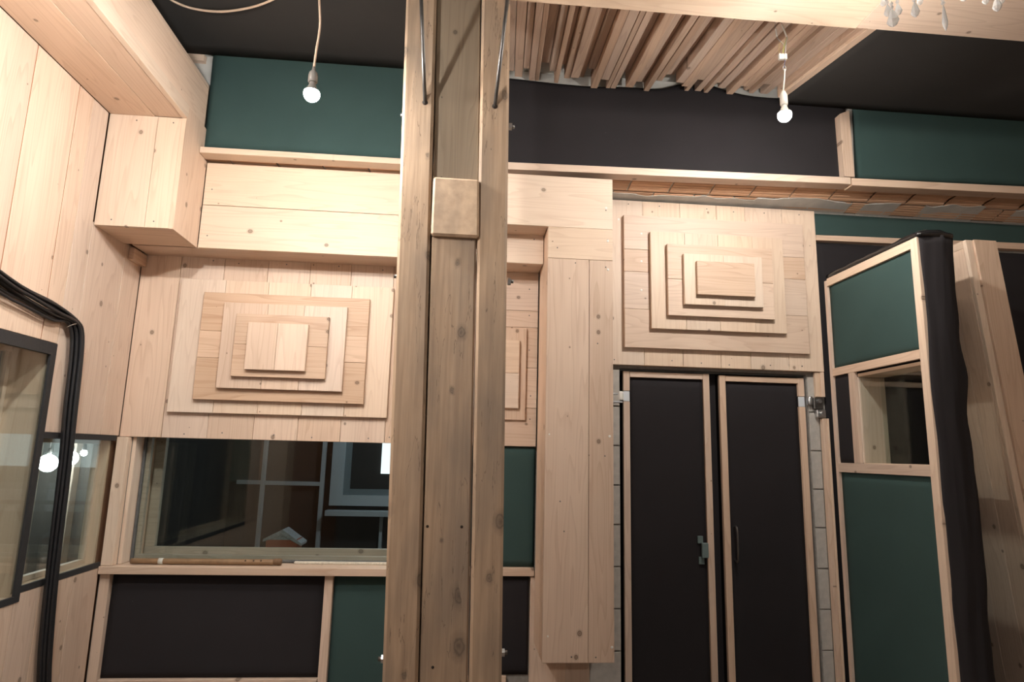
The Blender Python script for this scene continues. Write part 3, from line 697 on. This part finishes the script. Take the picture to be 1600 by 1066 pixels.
tube('cable_tie', [pt(104, 512, X=-1.955), pt(112, 508, X=-1.935), pt(123, 505, X=-1.955)], 0.0016, plain('tie_wire', (0.35, 0.3, 0.25), 0.5), t, 6, 4)

# ================================================================== double door
def leaf(name, x0, x1, z1, skew, hinge_side):
    tt = tag(thing(name, None, None, ((x0+x1)/2, 4.05, 0.0)), kind='structure')
    bw = 0.042; y0, y1 = 4.035, 4.062
    box('door_core', (x0+.004, 4.064, 0.02), (x1-.004, 4.12, z1-.006), BLACKF, tt)
    cloth('cloth', [(x0+bw, 4.063, 0.06), (x1-bw, 4.063, 0.06), (x1-bw, 4.063, z1-bw), (x0+bw, 4.063, z1-bw)], FRONT, BLACKF, tt, 16, 36, 0.003, x0*7, 0.02, 0.012)
    hz = 2.035
    for s, (a, b) in (('l', (x0, x0+bw)), ('r', (x1-bw, x1))):
        if s == hinge_side:
            board('frame_batten', (a, y0, hz+0.035), (b, y1, z1), tt, 'pine', g=2); board('frame_batten', (a, y0, 0.02), (b, y1, hz-0.035), tt, 'pine', g=2)
            box('hinge_leaf', (a, y0+.004, hz-.033), (b, y0+.012, hz+.033), WHITEPAINT, tt)
        else: board('frame_batten', (a, y0, 0.02), (b, y1, z1), tt, 'pine', g=2)
    board('frame_batten', (x0+bw+.001, y0, z1-bw*.9), (x1-bw-.001, y1, z1-0.002), tt, 'pine', g=0)
    board('frame_batten', (x0+bw+.001, y0, 0.02), (x1-bw-.001, y1, 0.065), tt, 'pine', g=0)
    return tt
t = leaf('door_1', 1.062, 1.638, 2.198, 0, 'l')
p = pt(1104, 860, Y=4.03)
box('latch_plate', (1.53, 4.03, p.z+.04), (1.565, 4.04, p.z+.085), GREYPAINT, t); box('latch_plate', (1.535, 4.03, p.z-.085), (1.57, 4.04, p.z-.04), GREYPAINT, t)
box('latch', (1.55, 4.012, p.z-.045), (1.592, 4.034, p.z+.045), GREYPAINT, t, .003)
lathe('hinge_barrel', [(0.017, 0), (0.02, .008), (0.02, .05), (0.017, .058)], (1.04, 4.03, 2.005), WHITEP, t, (0, 0, 1), 14)
box('hinge_strap', (0.93, 4.008, 1.988), (1.05, 4.016, 2.0), STEEL, t); box('hinge_strap', (0.93, 4.008, 2.04), (1.02, 4.016, 2.05), STEEL, t)
t = leaf('door_2', 1.706, 2.288, 2.192, 0, 'r')
hx = 1.775
tube('handle', [(hx, 4.045, 1.22), (hx, 4.0, 1.215), (hx, 4.0, 1.03), (hx, 4.045, 1.025)], 0.006, DARKSTEEL, t, 8, 5)
lathe('hinge_barrel', [(0.017, 0), (0.02, .008), (0.02, .05), (0.017, .058)], (2.31, 4.015, 2.01), STEEL, t, (0, 0, 1), 14)
box('hinge_block', (2.325, 3.99, 1.985), (2.385, 4.02, 2.06), DARKSTEEL, t, .004); box('hinge_block', (2.34, 3.985, 1.93), (2.40, 4.02, 1.982), STEEL, t, .004)
lathe('hinge_bolt', [(0.014, 0), (0.014, .02)], (2.355, 3.99, 2.035), STEEL, t, (0, -1, 0), 6, False)
lathe('hinge_bolt', [(0.012, 0), (0.012, .02)], (2.37, 3.985, 1.955), STEEL, t, (0, -1, 0), 6, False)
box('gap_strip', (1.645, 4.09, 0.0), (1.70, 4.115, 2.20), BLACKF, wall_back)
box('lintel_strip', (1.036, 4.06, 2.203), (2.299, 4.30, 2.232), plain('grey_head', (0.13, 0.13, 0.125), 0.8, 0, 0.3, 20), wall_back)
t = thing('jamb_lining', 'split wooden jamb lining right of the double door beside the green partition', 'door lining', (2.38, 4.0, 0.0))
board('upper_board', (2.345, 3.996, 2.055+.01), (2.376, 4.02, 2.23), t, 'pale', g=2); board('upper_board', (2.377, 3.985, 2.065), (2.402, 4.02, 2.23), t, 'pine', g=2)
board('lower_board', (2.374, 3.985, 0.0), (2.398, 4.021, 1.925), t, 'pine', g=2); board('lower_board', (2.3995, 3.98, 0.0), (2.414, 4.02, 1.925), t, 'pale', g=2)

# ================================================================== partition (thick open cloth-covered leaf running towards the camera)
XP = 2.418
t = thing('acoustic_partition', 'thick cloth covered partition leaf with a small window standing out beside the doors', 'partition', (2.5, 3.5, 0.0))
x1 = 2.60; ya, yb = 3.07, 3.945; zt_ = 2.85; W0, W1, WZ0, WZ1 = 3.125, 3.69, 1.645, 2.165
bm = bmesh.new()
for y0, y1, z0, z1 in ((ya+.01, yb, 0, WZ0-.03), (ya+.01, yb, WZ1+.03, zt_-.012), (ya+.01, W0-.02, WZ0-.03, WZ1+.03), (W1+.02, yb, WZ0-.03, WZ1+.03)):
    add_box(bm, (XP+0.021, y0, z0), (x1, y1, z1))
link('core', bm, BLACKF, t)
OUT = (-1, 0, 0)
def pcl(y0, y1, z0, z1, mat, seed): return cloth('cloth', [(XP+.021, y1, z0), (XP+.021, y0, z0), (XP+.021, y0, z1), (XP+.021, y1, z1)], OUT, mat, t, 20, 26, 0.005, seed, 0.012, 0.008)
def pbt(y0, y1, z0, z1, g, tint='pine'): return box('frame_batten', (XP, y0, z0), (XP+0.020, y1, z1), wood(g, 0, tint), t, .001)
yi0, yi1 = ya+0.052, yb-0.03
pbt(ya, yi0, 0.0, zt_, 2, 'pale'); pbt(yi1, yb, 0.0, zt_-.01, 2)
pbt(yi0+.001, yi1-.001, zt_-.052, zt_, 1, 'pale'); pbt(yi0+.001, yi1-.001, 2.195, 2.245, 1); pbt(yi0+.001, yi1-.001, 1.585, 1.642, 1)
pbt(W1+.001, W1+.06, 1.643, 2.194, 2)
pcl(yi0, yi1, 2.246, zt_-.053, GREENF, 21); pcl(yi0, yi1, 0.03, 1.584, GREENF, 22); pcl(W1+.061, yi1, 1.643, 2.194, BLACKF, 23)
for (y0, y1, z0, z1, g) in ((W0-.002, W1, WZ0-.001-.02, WZ0, 1), (W0-.002, W1, WZ1, WZ1+.02, 1), (W1-.001, W1+.018, WZ0, WZ1, 2), (W0-.018, W0, WZ0, WZ1, 2)):
    box('window_lining', (XP+.0215, y0, z0), (x1+.012, y1, z1), wood(g, 1 if g == 2 else 2, 'pale'), t)
box('pane', (XP+.03, W0, WZ0), (XP+.035, W1, WZ1), GLASS, t, 0); box('pane', (x1-.02, W0, WZ0), (x1-.015, W1, WZ1), GLASS, t, 0)
# wrinkled black end cover
bm = bmesh.new(); nz = 60; rows = []
for j in range(nz+1):
    z = 0.0+(zt_+.01)*j/nz; row = []
    for i in range(15):
        u = i/14; xw = x1+0.015+0.02*noise.noise(Vector((z*1.6, 3, 0)))+0.014*noise.noise(Vector((z*5, 9, 0)))
        xl = XP+0.004+max(0, 0.010+0.014*noise.noise(Vector((z*2.2, 31, 0))))
        xx = xl+(xw-xl)*u
        yy = ya-0.004-0.018*math.sin(math.pi*u)-0.010*noise.noise(Vector((xx*22, z*1.3, 2)))-0.004*noise.noise(Vector((xx*60, z*4, 5)))
        row.append(bm.verts.new((xx, yy, z)))
    rows.append(row)
for j in range(nz):
    for i in range(14): bm.faces.new((rows[j][i], rows[j][i+1], rows[j+1][i+1], rows[j+1][i]))
ext = bmesh.ops.extrude_face_region(bm, geom=bm.faces[:])
for v in [g for g in ext['geom'] if isinstance(g, bmesh.types.BMVert)]: v.co.y = ya+0.009
link('end_cover', bm, BLACKF, t, smooth=True)
PLASTIC = plain('black_plastic_film', (0.012, 0.012, 0.013), 0.18)
bm = bmesh.new(); rows = []
for j in range(25):
    for_y = ya-0.02+(yb-ya)*j/24; row = []
    for i in range(13):
        u = i/12; xx = XP+0.004+(x1+.015-XP-.004)*u
        row.append(bm.verts.new((xx, for_y, zt_+0.030+0.022*math.sin(math.pi*u)+0.008*noise.noise(Vector((xx*30, for_y*14, 0)))-(0.015 if j == 0 else 0))))
    rows.append(row)
for j in range(24):
    for i in range(12): bm.faces.new((rows[j][i], rows[j][i+1], rows[j+1][i+1], rows[j+1][i]))
ext = bmesh.ops.extrude_face_region(bm, geom=bm.faces[:])
for v in [g for g in ext['geom'] if isinstance(g, bmesh.types.BMVert)]: v.co.z = zt_+0.001
link('top_cover', bm, PLASTIC, t, smooth=True)

# ---- leaning wooden pillar right of the partition
t = thing('leaning_pillar', 'pale boarded pillar leaning outward behind the black end of the partition', 'pillar', (3.0, 3.4, 0.0))
Yc = 3.30
def edge(a, b, z):   # x at height z along the pixel line a-b on plane Yc
    p, q = pt(*a, Y=Yc), pt(*b, Y=Yc); k = (z-p.z)/(q.z-p.z); return p.x+(q.x-p.x)*k
ztp = pt(1535, 375, Y=Yc).z
eL = lambda z: edge((1511, 376), (1600, 825), z); eM = lambda z: eL(z)+0.042; eR = lambda z: eL(z)+0.185
for f0, f1, y0, tint in ((eL, eM, Yc+0.012, 'pale'), (eM, eR, Yc, 'pine')):
    slab('front_board', [(f0(0)+.001, 0.0), (f1(0)-.001, 0.0), (f1(ztp)-.001, ztp), (f0(ztp)+.001, ztp)], y0, Yc+0.036, wood(2, 1, tint), t, .002)
dy = [(3.3365, 3.46), (3.4615, 3.62), (3.6215, 3.80)]
for y0, y1 in dy:
    hexa('side_board', [(eL(0)+.0, y0, 0), (eL(0)+.024, y0, 0), (eL(0)+.024, y1, 0), (eL(0), y1, 0), (eL(ztp-.045), y0, ztp-.045), (eL(ztp-.045)+.024, y0, ztp-.045), (eL(ztp-.045)+.024, y1, ztp-.045), (eL(ztp-.045), y1, ztp-.045)], wood(2, 0, 'pine'), t, .0015)
hexa('top_board', [(eL(ztp-.044), 3.337, ztp-.044), (eL(ztp-.044)+.024, 3.337, ztp-.044), (eL(ztp-.044)+.024, 3.80, ztp-.044), (eL(ztp-.044), 3.80, ztp-.044), (eL(ztp), 3.337, ztp), (eL(ztp)+.024, 3.337, ztp), (eL(ztp)+.024, 3.80, ztp), (eL(ztp), 3.80, ztp)], wood(1, 0, 'pale'), t, .0015)
hexa('side_board', [(eR(0)-.03, 3.337, 0), (eR(0), 3.337, 0), (eR(0), 3.80, 0), (eR(0)-.03, 3.80, 0), (eR(ztp)-.03, 3.337, ztp), (eR(ztp), 3.337, ztp), (eR(ztp), 3.80, ztp), (eR(ztp)-.03, 3.80, ztp)], wood(2, 0, 'pine'), t, .0015)

# ---- panels on the back wall beyond the partition
t = thing('acoustic_panel', 'dark green cloth strip under the brick soffit behind the partition', 'acoustic panel', (3.4, 4.0, 3.1))
cloth('cloth', [(2.408, 4.029, 3.19), (4.66, 4.029, 3.19), (4.66, 4.029, 3.352), (2.408, 4.029, 3.352)], FRONT, GREENF, t, 40, 8, 0.004, 31, 0.016, 0.008)
hexa('batten', [(2.408, 3.985, 3.145), (4.66, 3.985, 3.165), (4.66, 4.029, 3.165), (2.408, 4.029, 3.145), (2.408, 3.985, 3.183), (4.66, 3.985, 3.215), (4.66, 4.029, 3.215), (2.408, 4.029, 3.183)], wood(0, 1, 'pine'), t)
o = cloth('wall_cloth', [(2.42, 4.029, 0.0), (4.66, 4.029, 0.0), (4.66, 4.029, 3.14), (2.42, 4.029, 3.14)], FRONT, BLACKF, None, 40, 40, 0.006, 33, 0.016, 0.01)
tag(o, 'black wall cloth behind the partition and the leaning pillar', 'fabric')

# ================================================================== lamps
def lamp_bulb(top, parent, mat=GLOW, r=0.034, collar=None):
    """LED bulb hanging downward from top: white collar, glowing dome"""
    neck = [(0.0128, 0.0), (0.0135, 0.010), (0.019, 0.026)]
    arc = [(r*math.cos(math.radians(a)), 0.058+r*math.sin(math.radians(a))) for a in range(-48, 81, 8)]
    b = lathe('bulb', arc[4:]+[(0.001, 0.058+r)], top, mat, parent, (0, 0, -1), 24)
    lathe('bulb_collar', neck+arc[:5], top, collar or WHITEP, parent, (0, 0, -1), 24)
    return b
# bare bulb left of the post
L1 = pt(487, 147, Y=2.62)
t = thing('hanging_bulb', 'bare lit bulb on a beige cord with a grey socket left of the post', 'lamp', L1)
top = L1+Vector((0, 0, 0.058))
lamp_bulb(top, t, collar=BROWNP)
lathe('socket', [(0.016, -0.004), (0.0205, 0.0), (0.0205, 0.03), (0.017, 0.044), (0.008, 0.055), (0.006, 0.072)], top, BROWNP, t)
cpts = [top+Vector((0, 0, 0.07)), pt(494, 80, Y=2.62), pt(500, 40, Y=2.62), pt(499, 0, Y=2.62), pt(498, -60, Y=2.62)]
cpts.append(Vector((cpts[-1].x, 2.62, 4.03)))
tube('cord', cpts, 0.0052, BEIGEP, t, 8, 8)
# bare bulb in front of the plank ceiling
L2 = pt(1226, 180, Y=2.86)
t = thing('hanging_bulb', 'bare lit bulb hanging on loose wires from a terminal block below the plank ceiling', 'lamp', L2)
top = L2+Vector((0, 0, 0.058))
lamp_bulb(top, t)
p2 = lambda x, y: pt(x, y, Y=2.86)
lathe('socket', [(0.0165, -0.004), (0.019, 0.0), (0.019, 0.05), (0.013, 0.065), (0.006, 0.078)], top, WHITEP, t)
tube('cord', [top+Vector((0, 0, .075)), p2(1226, 118), p2(1226, 108)], 0.0035, WHITEP, t, 8, 4)
bm = bmesh.new()
ring = [p2(1226, 110)+Vector((0.008*math.sin(a), 0, 0.012+0.014*math.cos(a))) for a in [i*2*math.pi/12 for i in range(13)]]
add_tube(bm, ring, 0.002, 6); link('hook', bm, STEEL, t, smooth=True)
WB = plain('blue_wire', (0.05, 0.09, 0.22), 0.4); WG = plain('green_wire', (0.2, 0.3, 0.06), 0.4); WY = plain('yellow_wire', (0.45, 0.36, 0.14), 0.4); WW = plain('grey_wire', (0.3, 0.32, 0.33), 0.4)
tube('wire', [p2(1225, 106), p2(1226, 98), p2(1227, 92)], 0.0016, WB, t, 6, 4)
for i, xx in enumerate((1218.5, 1222.5, 1227)):
    a = p2(xx-1.6, 93); b = p2(xx+1.7, 85); box('terminal', (a.x, 2.852, a.z), (b.x, 2.868, b.z), WHITEP, t, .001)
tube('wire', [p2(1218, 85), p2(1217, 74), p2(1221, 66), p2(1224, 70), p2(1223, 85)], 0.0013, WY, t, 6, 5)
tube('wire', [p2(1223.5, 85), p2(1225, 75), p2(1227, 66), p2(1229, 58)], 0.0013, WG, t, 6, 5)
tube('wire', [p2(1227.5, 85), p2(1228, 70), p2(1230, 60), p2(1229, 56), p2(1221, 36), Vector((p2(1220, 30).x, 2.86, 3.99))], 0.0016, WW, t, 6, 5)
tube('wire', [p2(1225, 72), p2(1223, 68), p2(1214, 58), p2(1211, 40), Vector((p2(1211, 30).x, 2.86, 3.99))], 0.0016, WW, t, 6, 5)
tube('sleeve', [p2(1221.5, 38), p2(1225.5, 48), p2(1229, 57)], 0.0042, WHITEP, t, 8, 4); tube('sleeve', [p2(1212, 45), p2(1213, 51), p2(1214, 57)], 0.0042, WHITEP, t, 8, 4)
# bulb out of frame at the upper left, and two behind the camera
def plain_lamp(p, label, mat=GLOWR):
    t = thing('hanging_bulb', label, 'lamp', p); p = Vector(p); top = p+Vector((0, 0, .058))
    lamp_bulb(top, t, mat)
    lathe('socket', [(0.016, -0.004), (0.0205, 0.0), (0.0205, 0.03), (0.017, 0.044), (0.008, 0.055), (0.006, 0.072)], top, BROWNP, t)
    tube('cord', [top+Vector((0, 0, .07)), Vector((p.x, p.y, 4.06))], 0.0052, BEIGEP, t, 8)
plain_lamp((-1.25, 1.75, 3.25), 'bare lit bulb near the left wall just above the picture', GLOWL)
plain_lamp((-0.6, -0.9, 2.35), 'bare lit bulb hanging behind the camera on the left')
plain_lamp((1.7, -0.9, 2.35), 'bare lit bulb hanging behind the camera on the right')
# pale cable looping on the black ceiling
t = thing('ceiling_cable', 'pale cable sagging in a loop below the black ceiling at the top left', 'cable', pt(340, 15, Z=3.98))
zc = 4.02
tube('cable', [pt(255, -14, Z=zc+.03), pt(268, 0, Z=zc+.0), pt(300, 13, Z=zc-.02), pt(345, 18, Z=zc-.03), pt(390, 12, Z=zc-.02), pt(425, 0, Z=zc), pt(450, -14, Z=zc+.03)], 0.0065, BEIGEP, t, 8, 8)
t = thing('junction_clamp', 'white cable clamp pair on the black ceiling at the top edge', 'cable clamp', pt(585, 0, Z=4.04))
for xx in (579, 593):
    p = pt(xx, -4, Z=4.045); lathe('clamp', [(0.018, 0), (0.022, .01), (0.018, .03)], p+Vector((0, 0, -.012)), WHITEP, t, (0, 0, 1), 12)
# ================================================================== crystal chandelier (only its lowest drops reach into the picture)
CH = Vector((1.80, 2.02, 3.52))
t = thing('chandelier', 'lit crystal chandelier whose lowest drops dangle at the top right', 'chandelier', CH)
BRASS = plain('brass', (0.55, 0.42, 0.2), 0.3, 1.0)
bm = bmesh.new(); add_tube(bm, [CH+Vector((0.24*math.cos(a), 0.24*math.sin(a), 0.10)) for a in [i*2*math.pi/32 for i in range(33)]], 0.007, 8); link('ring', bm, BRASS, t, smooth=True)
lathe('stem', [(0.02, 0.0), (0.03, 0.03), (0.012, 0.08), (0.01, 0.3), (0.02, 0.34), (0.008, 0.36), (0.006, 0.50)], CH+Vector((0, 0, 0.0)), BRASS, t)
for k in range(6):
    a = k*math.pi/3+0.3; c, s = math.cos(a), math.sin(a)
    tube('arm', [CH+Vector((0.01*c, 0.01*s, 0.12)), CH+Vector((0.12*c, 0.12*s, 0.07)), CH+Vector((0.24*c, 0.24*s, 0.11)), CH+Vector((0.25*c, 0.25*s, 0.16))], 0.006, BRASS, t, 8, 6)
    b = CH+Vector((0.25*c, 0.25*s, 0.16)); lathe('candle_tube', [(0.013, 0), (0.013, .06)], b, WHITEP, t)
    lathe('bulb', [(0.008, 0), (0.015, .012), (0.017, .022), (0.012, .04), (0.003, .06)], b+Vector((0, 0, .06)), GLOWS, t)
def crystal(p, r, h):
    """faceted almond drop whose tip is at p"""
    bm = bmesh.new(); add_lathe(bm, [(0.001, 0), (r*.75, h*.16), (r, h*.32), (r*.55, h*.75), (r*.12, h)], p, Vector((0, 0, 1)), 8); return link('crystal_drop', bm, CRYSTAL, t)
def beads(p, n, r, top): 
    for i in range(n):
        bm = bmesh.new(); add_lathe(bm, [(0.001, -r), (r*.8, -r*.5), (r, 0), (r*.8, r*.5), (0.001, r)], Vector(p)+Vector((0, 0, (i+.5)*2*r)), Vector((0, 0, 1)), 8); link('crystal_bead', bm, CRYSTAL, t)
def strand(px, py, dy, r=0.012, h=0.055, nb=3):
    p = pt(px, py, Y=CH.y+dy); crystal(p, r, h); beads(p+Vector((0, 0, h)), nb, 0.007, 0)
    q = p+Vector((0, 0, h+nb*.014)); e = Vector((q.x, q.y, max(CH.z+0.1, q.z+.02)))
    tube('pendant_wire', [q, e], 0.0012, STEEL, t, 5)
for a in ((1396, 42, -.12, .020, .07, 2), (1388, 26, -.05, .014, .05, 3), (1404, 24, .0, .014, .05, 3), (1381, 10, .1, .012, .045, 3), (1431, 27, -.16, .014, .06, 3), (1438, 8, .12, .012, .05, 3), (1478, 48, -.18, .009, .10, 3),
          (1507, 2, .15, .016, .05, 3), (1541, 7, .05, .013, .05, 3), (1559, 18, -.1, .015, .06, 3), (1566, 6, .0, .012, .05, 3)): strand(*a)

# ================================================================== the room seen through the back window
bm = bmesh.new()
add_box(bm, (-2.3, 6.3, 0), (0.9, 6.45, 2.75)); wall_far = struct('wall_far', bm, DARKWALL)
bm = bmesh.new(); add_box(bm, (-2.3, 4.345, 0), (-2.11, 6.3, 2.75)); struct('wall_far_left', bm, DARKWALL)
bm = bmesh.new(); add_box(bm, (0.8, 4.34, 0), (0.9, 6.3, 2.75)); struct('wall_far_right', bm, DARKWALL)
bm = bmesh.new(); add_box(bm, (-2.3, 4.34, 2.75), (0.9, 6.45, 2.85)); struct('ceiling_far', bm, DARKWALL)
YW = 6.24
c6 = crop(360, 690, 5.923)
def fq(a, b): return pt(*c6(a, b), Y=YW)
t = thing('batten_grid', 'white batten grid on the dark wall seen through the back window', 'battens', (-1.2, 6.25, 1.0))
def bar(ax, ay, bx, by, wpx, vertical):
    p, q = fq(ax, ay), fq(bx, by); hw = wpx/5.923*YW/992/2
    if vertical: box('batten', ((p.x+q.x)/2-hw, YW, min(p.z, q.z)-.5), ((p.x+q.x)/2+hw, YW+.05, max(p.z, q.z)+(.5 if ax < 1000 else -.01)), WHITEPAINT, t)
    else: box('batten', (min(p.x, q.x), YW+.004, (p.z+q.z)/2-hw), (max(p.x, q.x), YW+.046, (p.z+q.z)/2+hw), WHITEPAINT, t)
bar(318, 65, 245, 965, 30, True); bar(865, 80, 805, 965, 34, True); bar(55, 375, 285, 380, 34, False); bar(310, 385, 830, 392, 34, False); bar(1400, 690, 1380, 965, 28, True); 
p0, p1 = fq(-120, 370), fq(290, 40)
o = box('acoustic_panel', (p0.x, YW+.0505, p0.z), (p1.x-.02, YW+.0595, p1.z+.6), GREENF, None); tag(o, 'dark green panel on the far wall seen through the back window', 'acoustic panel')
# white framed window over there
tf = tag(thing('window_4', None, None, (0.0, 6.25, 1.3)), kind='structure')
a = fq(915, 590); b = fq(1040, 495); wx = 0.55; ztop = a.z+1.0
bw = b.x-a.x
box('sash', (a.x, YW-.03, a.z), (a.x+bw, YW+.05, ztop), WHITEPAINT, tf); box('sash', (a.x+bw, YW-.03, a.z), (wx, YW+.05, b.z), WHITEPAINT, tf); box('sash', (wx, YW-.03, a.z), (wx+.08, YW+.05, ztop), WHITEPAINT, tf)
c_ = fq(1100, 440); GREYSASH = plain('grey_sash', (0.22, 0.26, 0.28), 0.5)
box('inner_sash', (a.x+bw+.001, YW, b.z+.001), (c_.x, YW+.04, ztop), GREYSASH, tf); box('inner_sash', (c_.x, YW, b.z+.001), (wx-.001, YW+.04, c_.z), GREYSASH, tf)
p = fq(1385, 300); box('view_outside', (p.x, YW+.045, p.z), (wx, YW+.055, ztop), SKYL, tf)
p = fq(890, 680); q = fq(1460, 640); box('window_board', (p.x, YW-.10, p.z), (wx+.1, YW+.05, q.z), WHITEPAINT, tf)
# house-shaped box on a table below the window
YT = 4.9
c7 = lambda a, b: pt(*c6(a, b), Y=YT)
t = thing('model_house', 'small red model house with a grey gable roof seen through the back window', 'model house', (c7(450, 965).x, YT, 0.9))
l, rr_, tp, bb = c7(300, 905), c7(655, 945), c7(482, 815), c7(450, 985)
ROOF = plain('grey_roof', (0.30, 0.33, 0.36), 0.5, 0, 0.7, 90)
zb = bb.z-.06
hexa('wall', [(l.x+.02, YT+.01, zb), (rr_.x-.03, YT+.01, zb), (rr_.x-.03, YT+.16, zb), (l.x+.02, YT+.16, zb), (l.x+.02, YT+.01, l.z), (rr_.x-.03, YT+.01, l.z), (rr_.x-.03, YT+.16, l.z), (l.x+.02, YT+.16, l.z)], REDP, t)
th_ = .018
hexa('roof', [(l.x, YT, l.z-th_), (tp.x, YT, tp.z-th_*2.4), (tp.x, YT+.18, tp.z-th_*2.4), (l.x, YT+.18, l.z-th_), (l.x, YT, l.z), (tp.x, YT, tp.z), (tp.x, YT+.18, tp.z), (l.x, YT+.18, l.z)], ROOF, t)
hexa('roof', [(tp.x, YT, tp.z-th_*2.4), (rr_.x, YT, rr_.z-th_), (rr_.x, YT+.18, rr_.z-th_), (tp.x, YT+.18, tp.z-th_*2.4), (tp.x, YT, tp.z), (rr_.x, YT, rr_.z), (rr_.x, YT+.18, rr_.z), (tp.x, YT+.18, tp.z)], ROOF, t)
bm = bmesh.new(); v = [bm.verts.new(q_) for q_ in ((l.x+.03, YT+.008, l.z-.004), (rr_.x-.04, YT+.008, l.z-.004), (tp.x, YT+.008, tp.z-.03), (l.x+.03, YT+.02, l.z-.004), (rr_.x-.04, YT+.02, l.z-.004), (tp.x, YT+.02, tp.z-.03))]
for f in ((0, 1, 2), (5, 4, 3), (0, 3, 4, 1), (1, 4, 5, 2), (2, 5, 3, 0)): bm.faces.new([v[i] for i in f])
link('gable', bm, ROOF, t)
t = thing('side_table', 'dark table in the room behind the back window', 'table', (-1.0, 5.0, 0))
board('table_top', (-2.0, 4.75, zb-.04), (0.5, 5.35, zb-.001), t, 'slat', g=0)
for x_ in (-1.95, 0.44):
    for y_ in (4.78, 5.28): board('leg', (x_, y_, 0), (x_+.05, y_+.05, zb-.041), t, 'slat', g=2)
t = thing('hanging_bulb', 'added unseen fill bulb in the room behind the back window above the glass', 'lamp', (-0.3, 5.3, 2.3)); top = Vector((-0.3, 5.3, 2.36))  # added lamp, out of view, brightens the room behind the glass
lamp_bulb(top, t, emis('far_fill_bulb', (0.85, 0.93, 1.0), 420)); lathe('socket', [(0.016, -0.004), (0.0205, 0.0), (0.0205, 0.03), (0.008, 0.055)], top, BROWNP, t); tube('cord', [top+Vector((0, 0, .05)), Vector((-.3, 5.3, 2.75))], .005, BEIGEP, t, 8)

# ================================================================== the booth seen through the left windows
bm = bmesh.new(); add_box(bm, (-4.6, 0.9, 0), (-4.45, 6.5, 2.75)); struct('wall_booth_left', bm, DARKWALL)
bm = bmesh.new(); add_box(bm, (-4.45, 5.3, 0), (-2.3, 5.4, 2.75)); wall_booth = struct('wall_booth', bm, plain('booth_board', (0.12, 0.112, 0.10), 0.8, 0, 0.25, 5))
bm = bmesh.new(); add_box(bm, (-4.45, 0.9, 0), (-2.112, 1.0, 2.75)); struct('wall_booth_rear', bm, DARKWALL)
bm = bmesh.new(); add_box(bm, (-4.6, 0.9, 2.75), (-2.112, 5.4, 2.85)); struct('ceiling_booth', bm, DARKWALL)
for k, (x_, wd, tint) in enumerate(((-2.42, .10, 'pine'), (-2.62, .16, 'pale'), (-2.95, .08, 'pale'), (-3.3, .2, 'grey'), (-3.75, .12, 'pale'), (-4.1, .2, 'grey'))):
    board('stud', (x_-wd/2, 5.22, 0.01), (x_+wd/2, 5.298, 2.74), wall_booth, tint, g=2)
t = thing('hanging_bulb', 'added unseen fill bulb inside the booth behind the left windows', 'lamp', (-3.2, 3.6, 2.4)); top = Vector((-3.2, 3.6, 2.46))  # added out-of-view lamp that lifts the booth's brightness
lamp_bulb(top, t, emis('booth_fill_bulb', (1.0, 0.95, 0.88), 700)); lathe('socket', [(0.016, -0.004), (0.0205, 0.0), (0.0205, 0.03), (0.008, 0.055)], top, BROWNP, t); tube('cord', [top+Vector((0, 0, .05)), Vector((-3.2, 3.6, 2.75))], .005, BEIGEP, t, 8)

# ---- three glowing globes hanging in the booth, seen through the far left window
GLOBE = emis('globe_glow', (0.93, 0.97, 1.0), 40.0)
for q, lb, r_ in (((75, 724), 'bright white globe lamp behind the left glass nearest the cables', 0.062), ((111, 716), 'white globe lamp behind the left glass right of the cables', 0.048), ((131, 708), 'smallest globe lamp behind the left glass farthest from the cables', 0.022)):
    c = pt(*q, Y=4.95); t = thing('globe_lamp', lb, 'lamp', c)
    lathe('globe', [(0.001, -r_)]+[(r_*math.cos(math.radians(a)), r_*math.sin(math.radians(a))) for a in range(-75, 76, 15)]+[(0.001, r_)], c, GLOBE, t)
    lathe('socket', [(0.012, 0), (0.016, .01), (0.012, .04), (.004, .05)], c+Vector((0, 0, r_-.004)), BROWNP, t)
    tube('cord', [c+Vector((0, 0, r_+.04)), Vector((c.x, c.y, 2.75))], .003, BROWNP, t, 6)

# ---- small screw heads on the fronts of the cladding boards (sub-parts sharing one mesh)
random.seed(21)
bm = bmesh.new(); add_lathe(bm, [(0.0042, 0), (0.0042, 0.001), (0.002, 0.0013)], (0, 0, 0), Vector((0, -1, 0)), 8)
bmesh.ops.recalc_face_normals(bm, faces=bm.faces); sme = bpy.data.meshes.new('screw_head'); bm.to_mesh(sme); bm.free(); sme.materials.append(DARKSTEEL)
for o in [o for o in C.objects if o.type == 'MESH' and o.parent and o.name.split('.')[0] in ('backing_board', 'front_board') and o.parent.name.split('.')[0] in ('stepped_panel', 'corner_box', 'boxed_beam', 'column_casing')]:
    dx, dy, dz = o.dimensions
    vert = dz > dx
    spots = [(random.uniform(-.25, .25)*dx, s*(dz/2-random.uniform(.022, .04))) for s in (-1, 1)] if vert else [(s*(dx/2-random.uniform(.03, .06)), random.uniform(-.25, .25)*dz) for s in (-1, 1)]
    if vert and dz > 1.5: spots += [(random.uniform(-.3, .3)*dx, random.uniform(-.3, .3)*dz) for _ in range(2)]
    for u, v in spots:
        h = bpy.data.objects.new('screw_head', sme); C.objects.link(h); h.parent = o; h.location = (u, -dy/2, v)
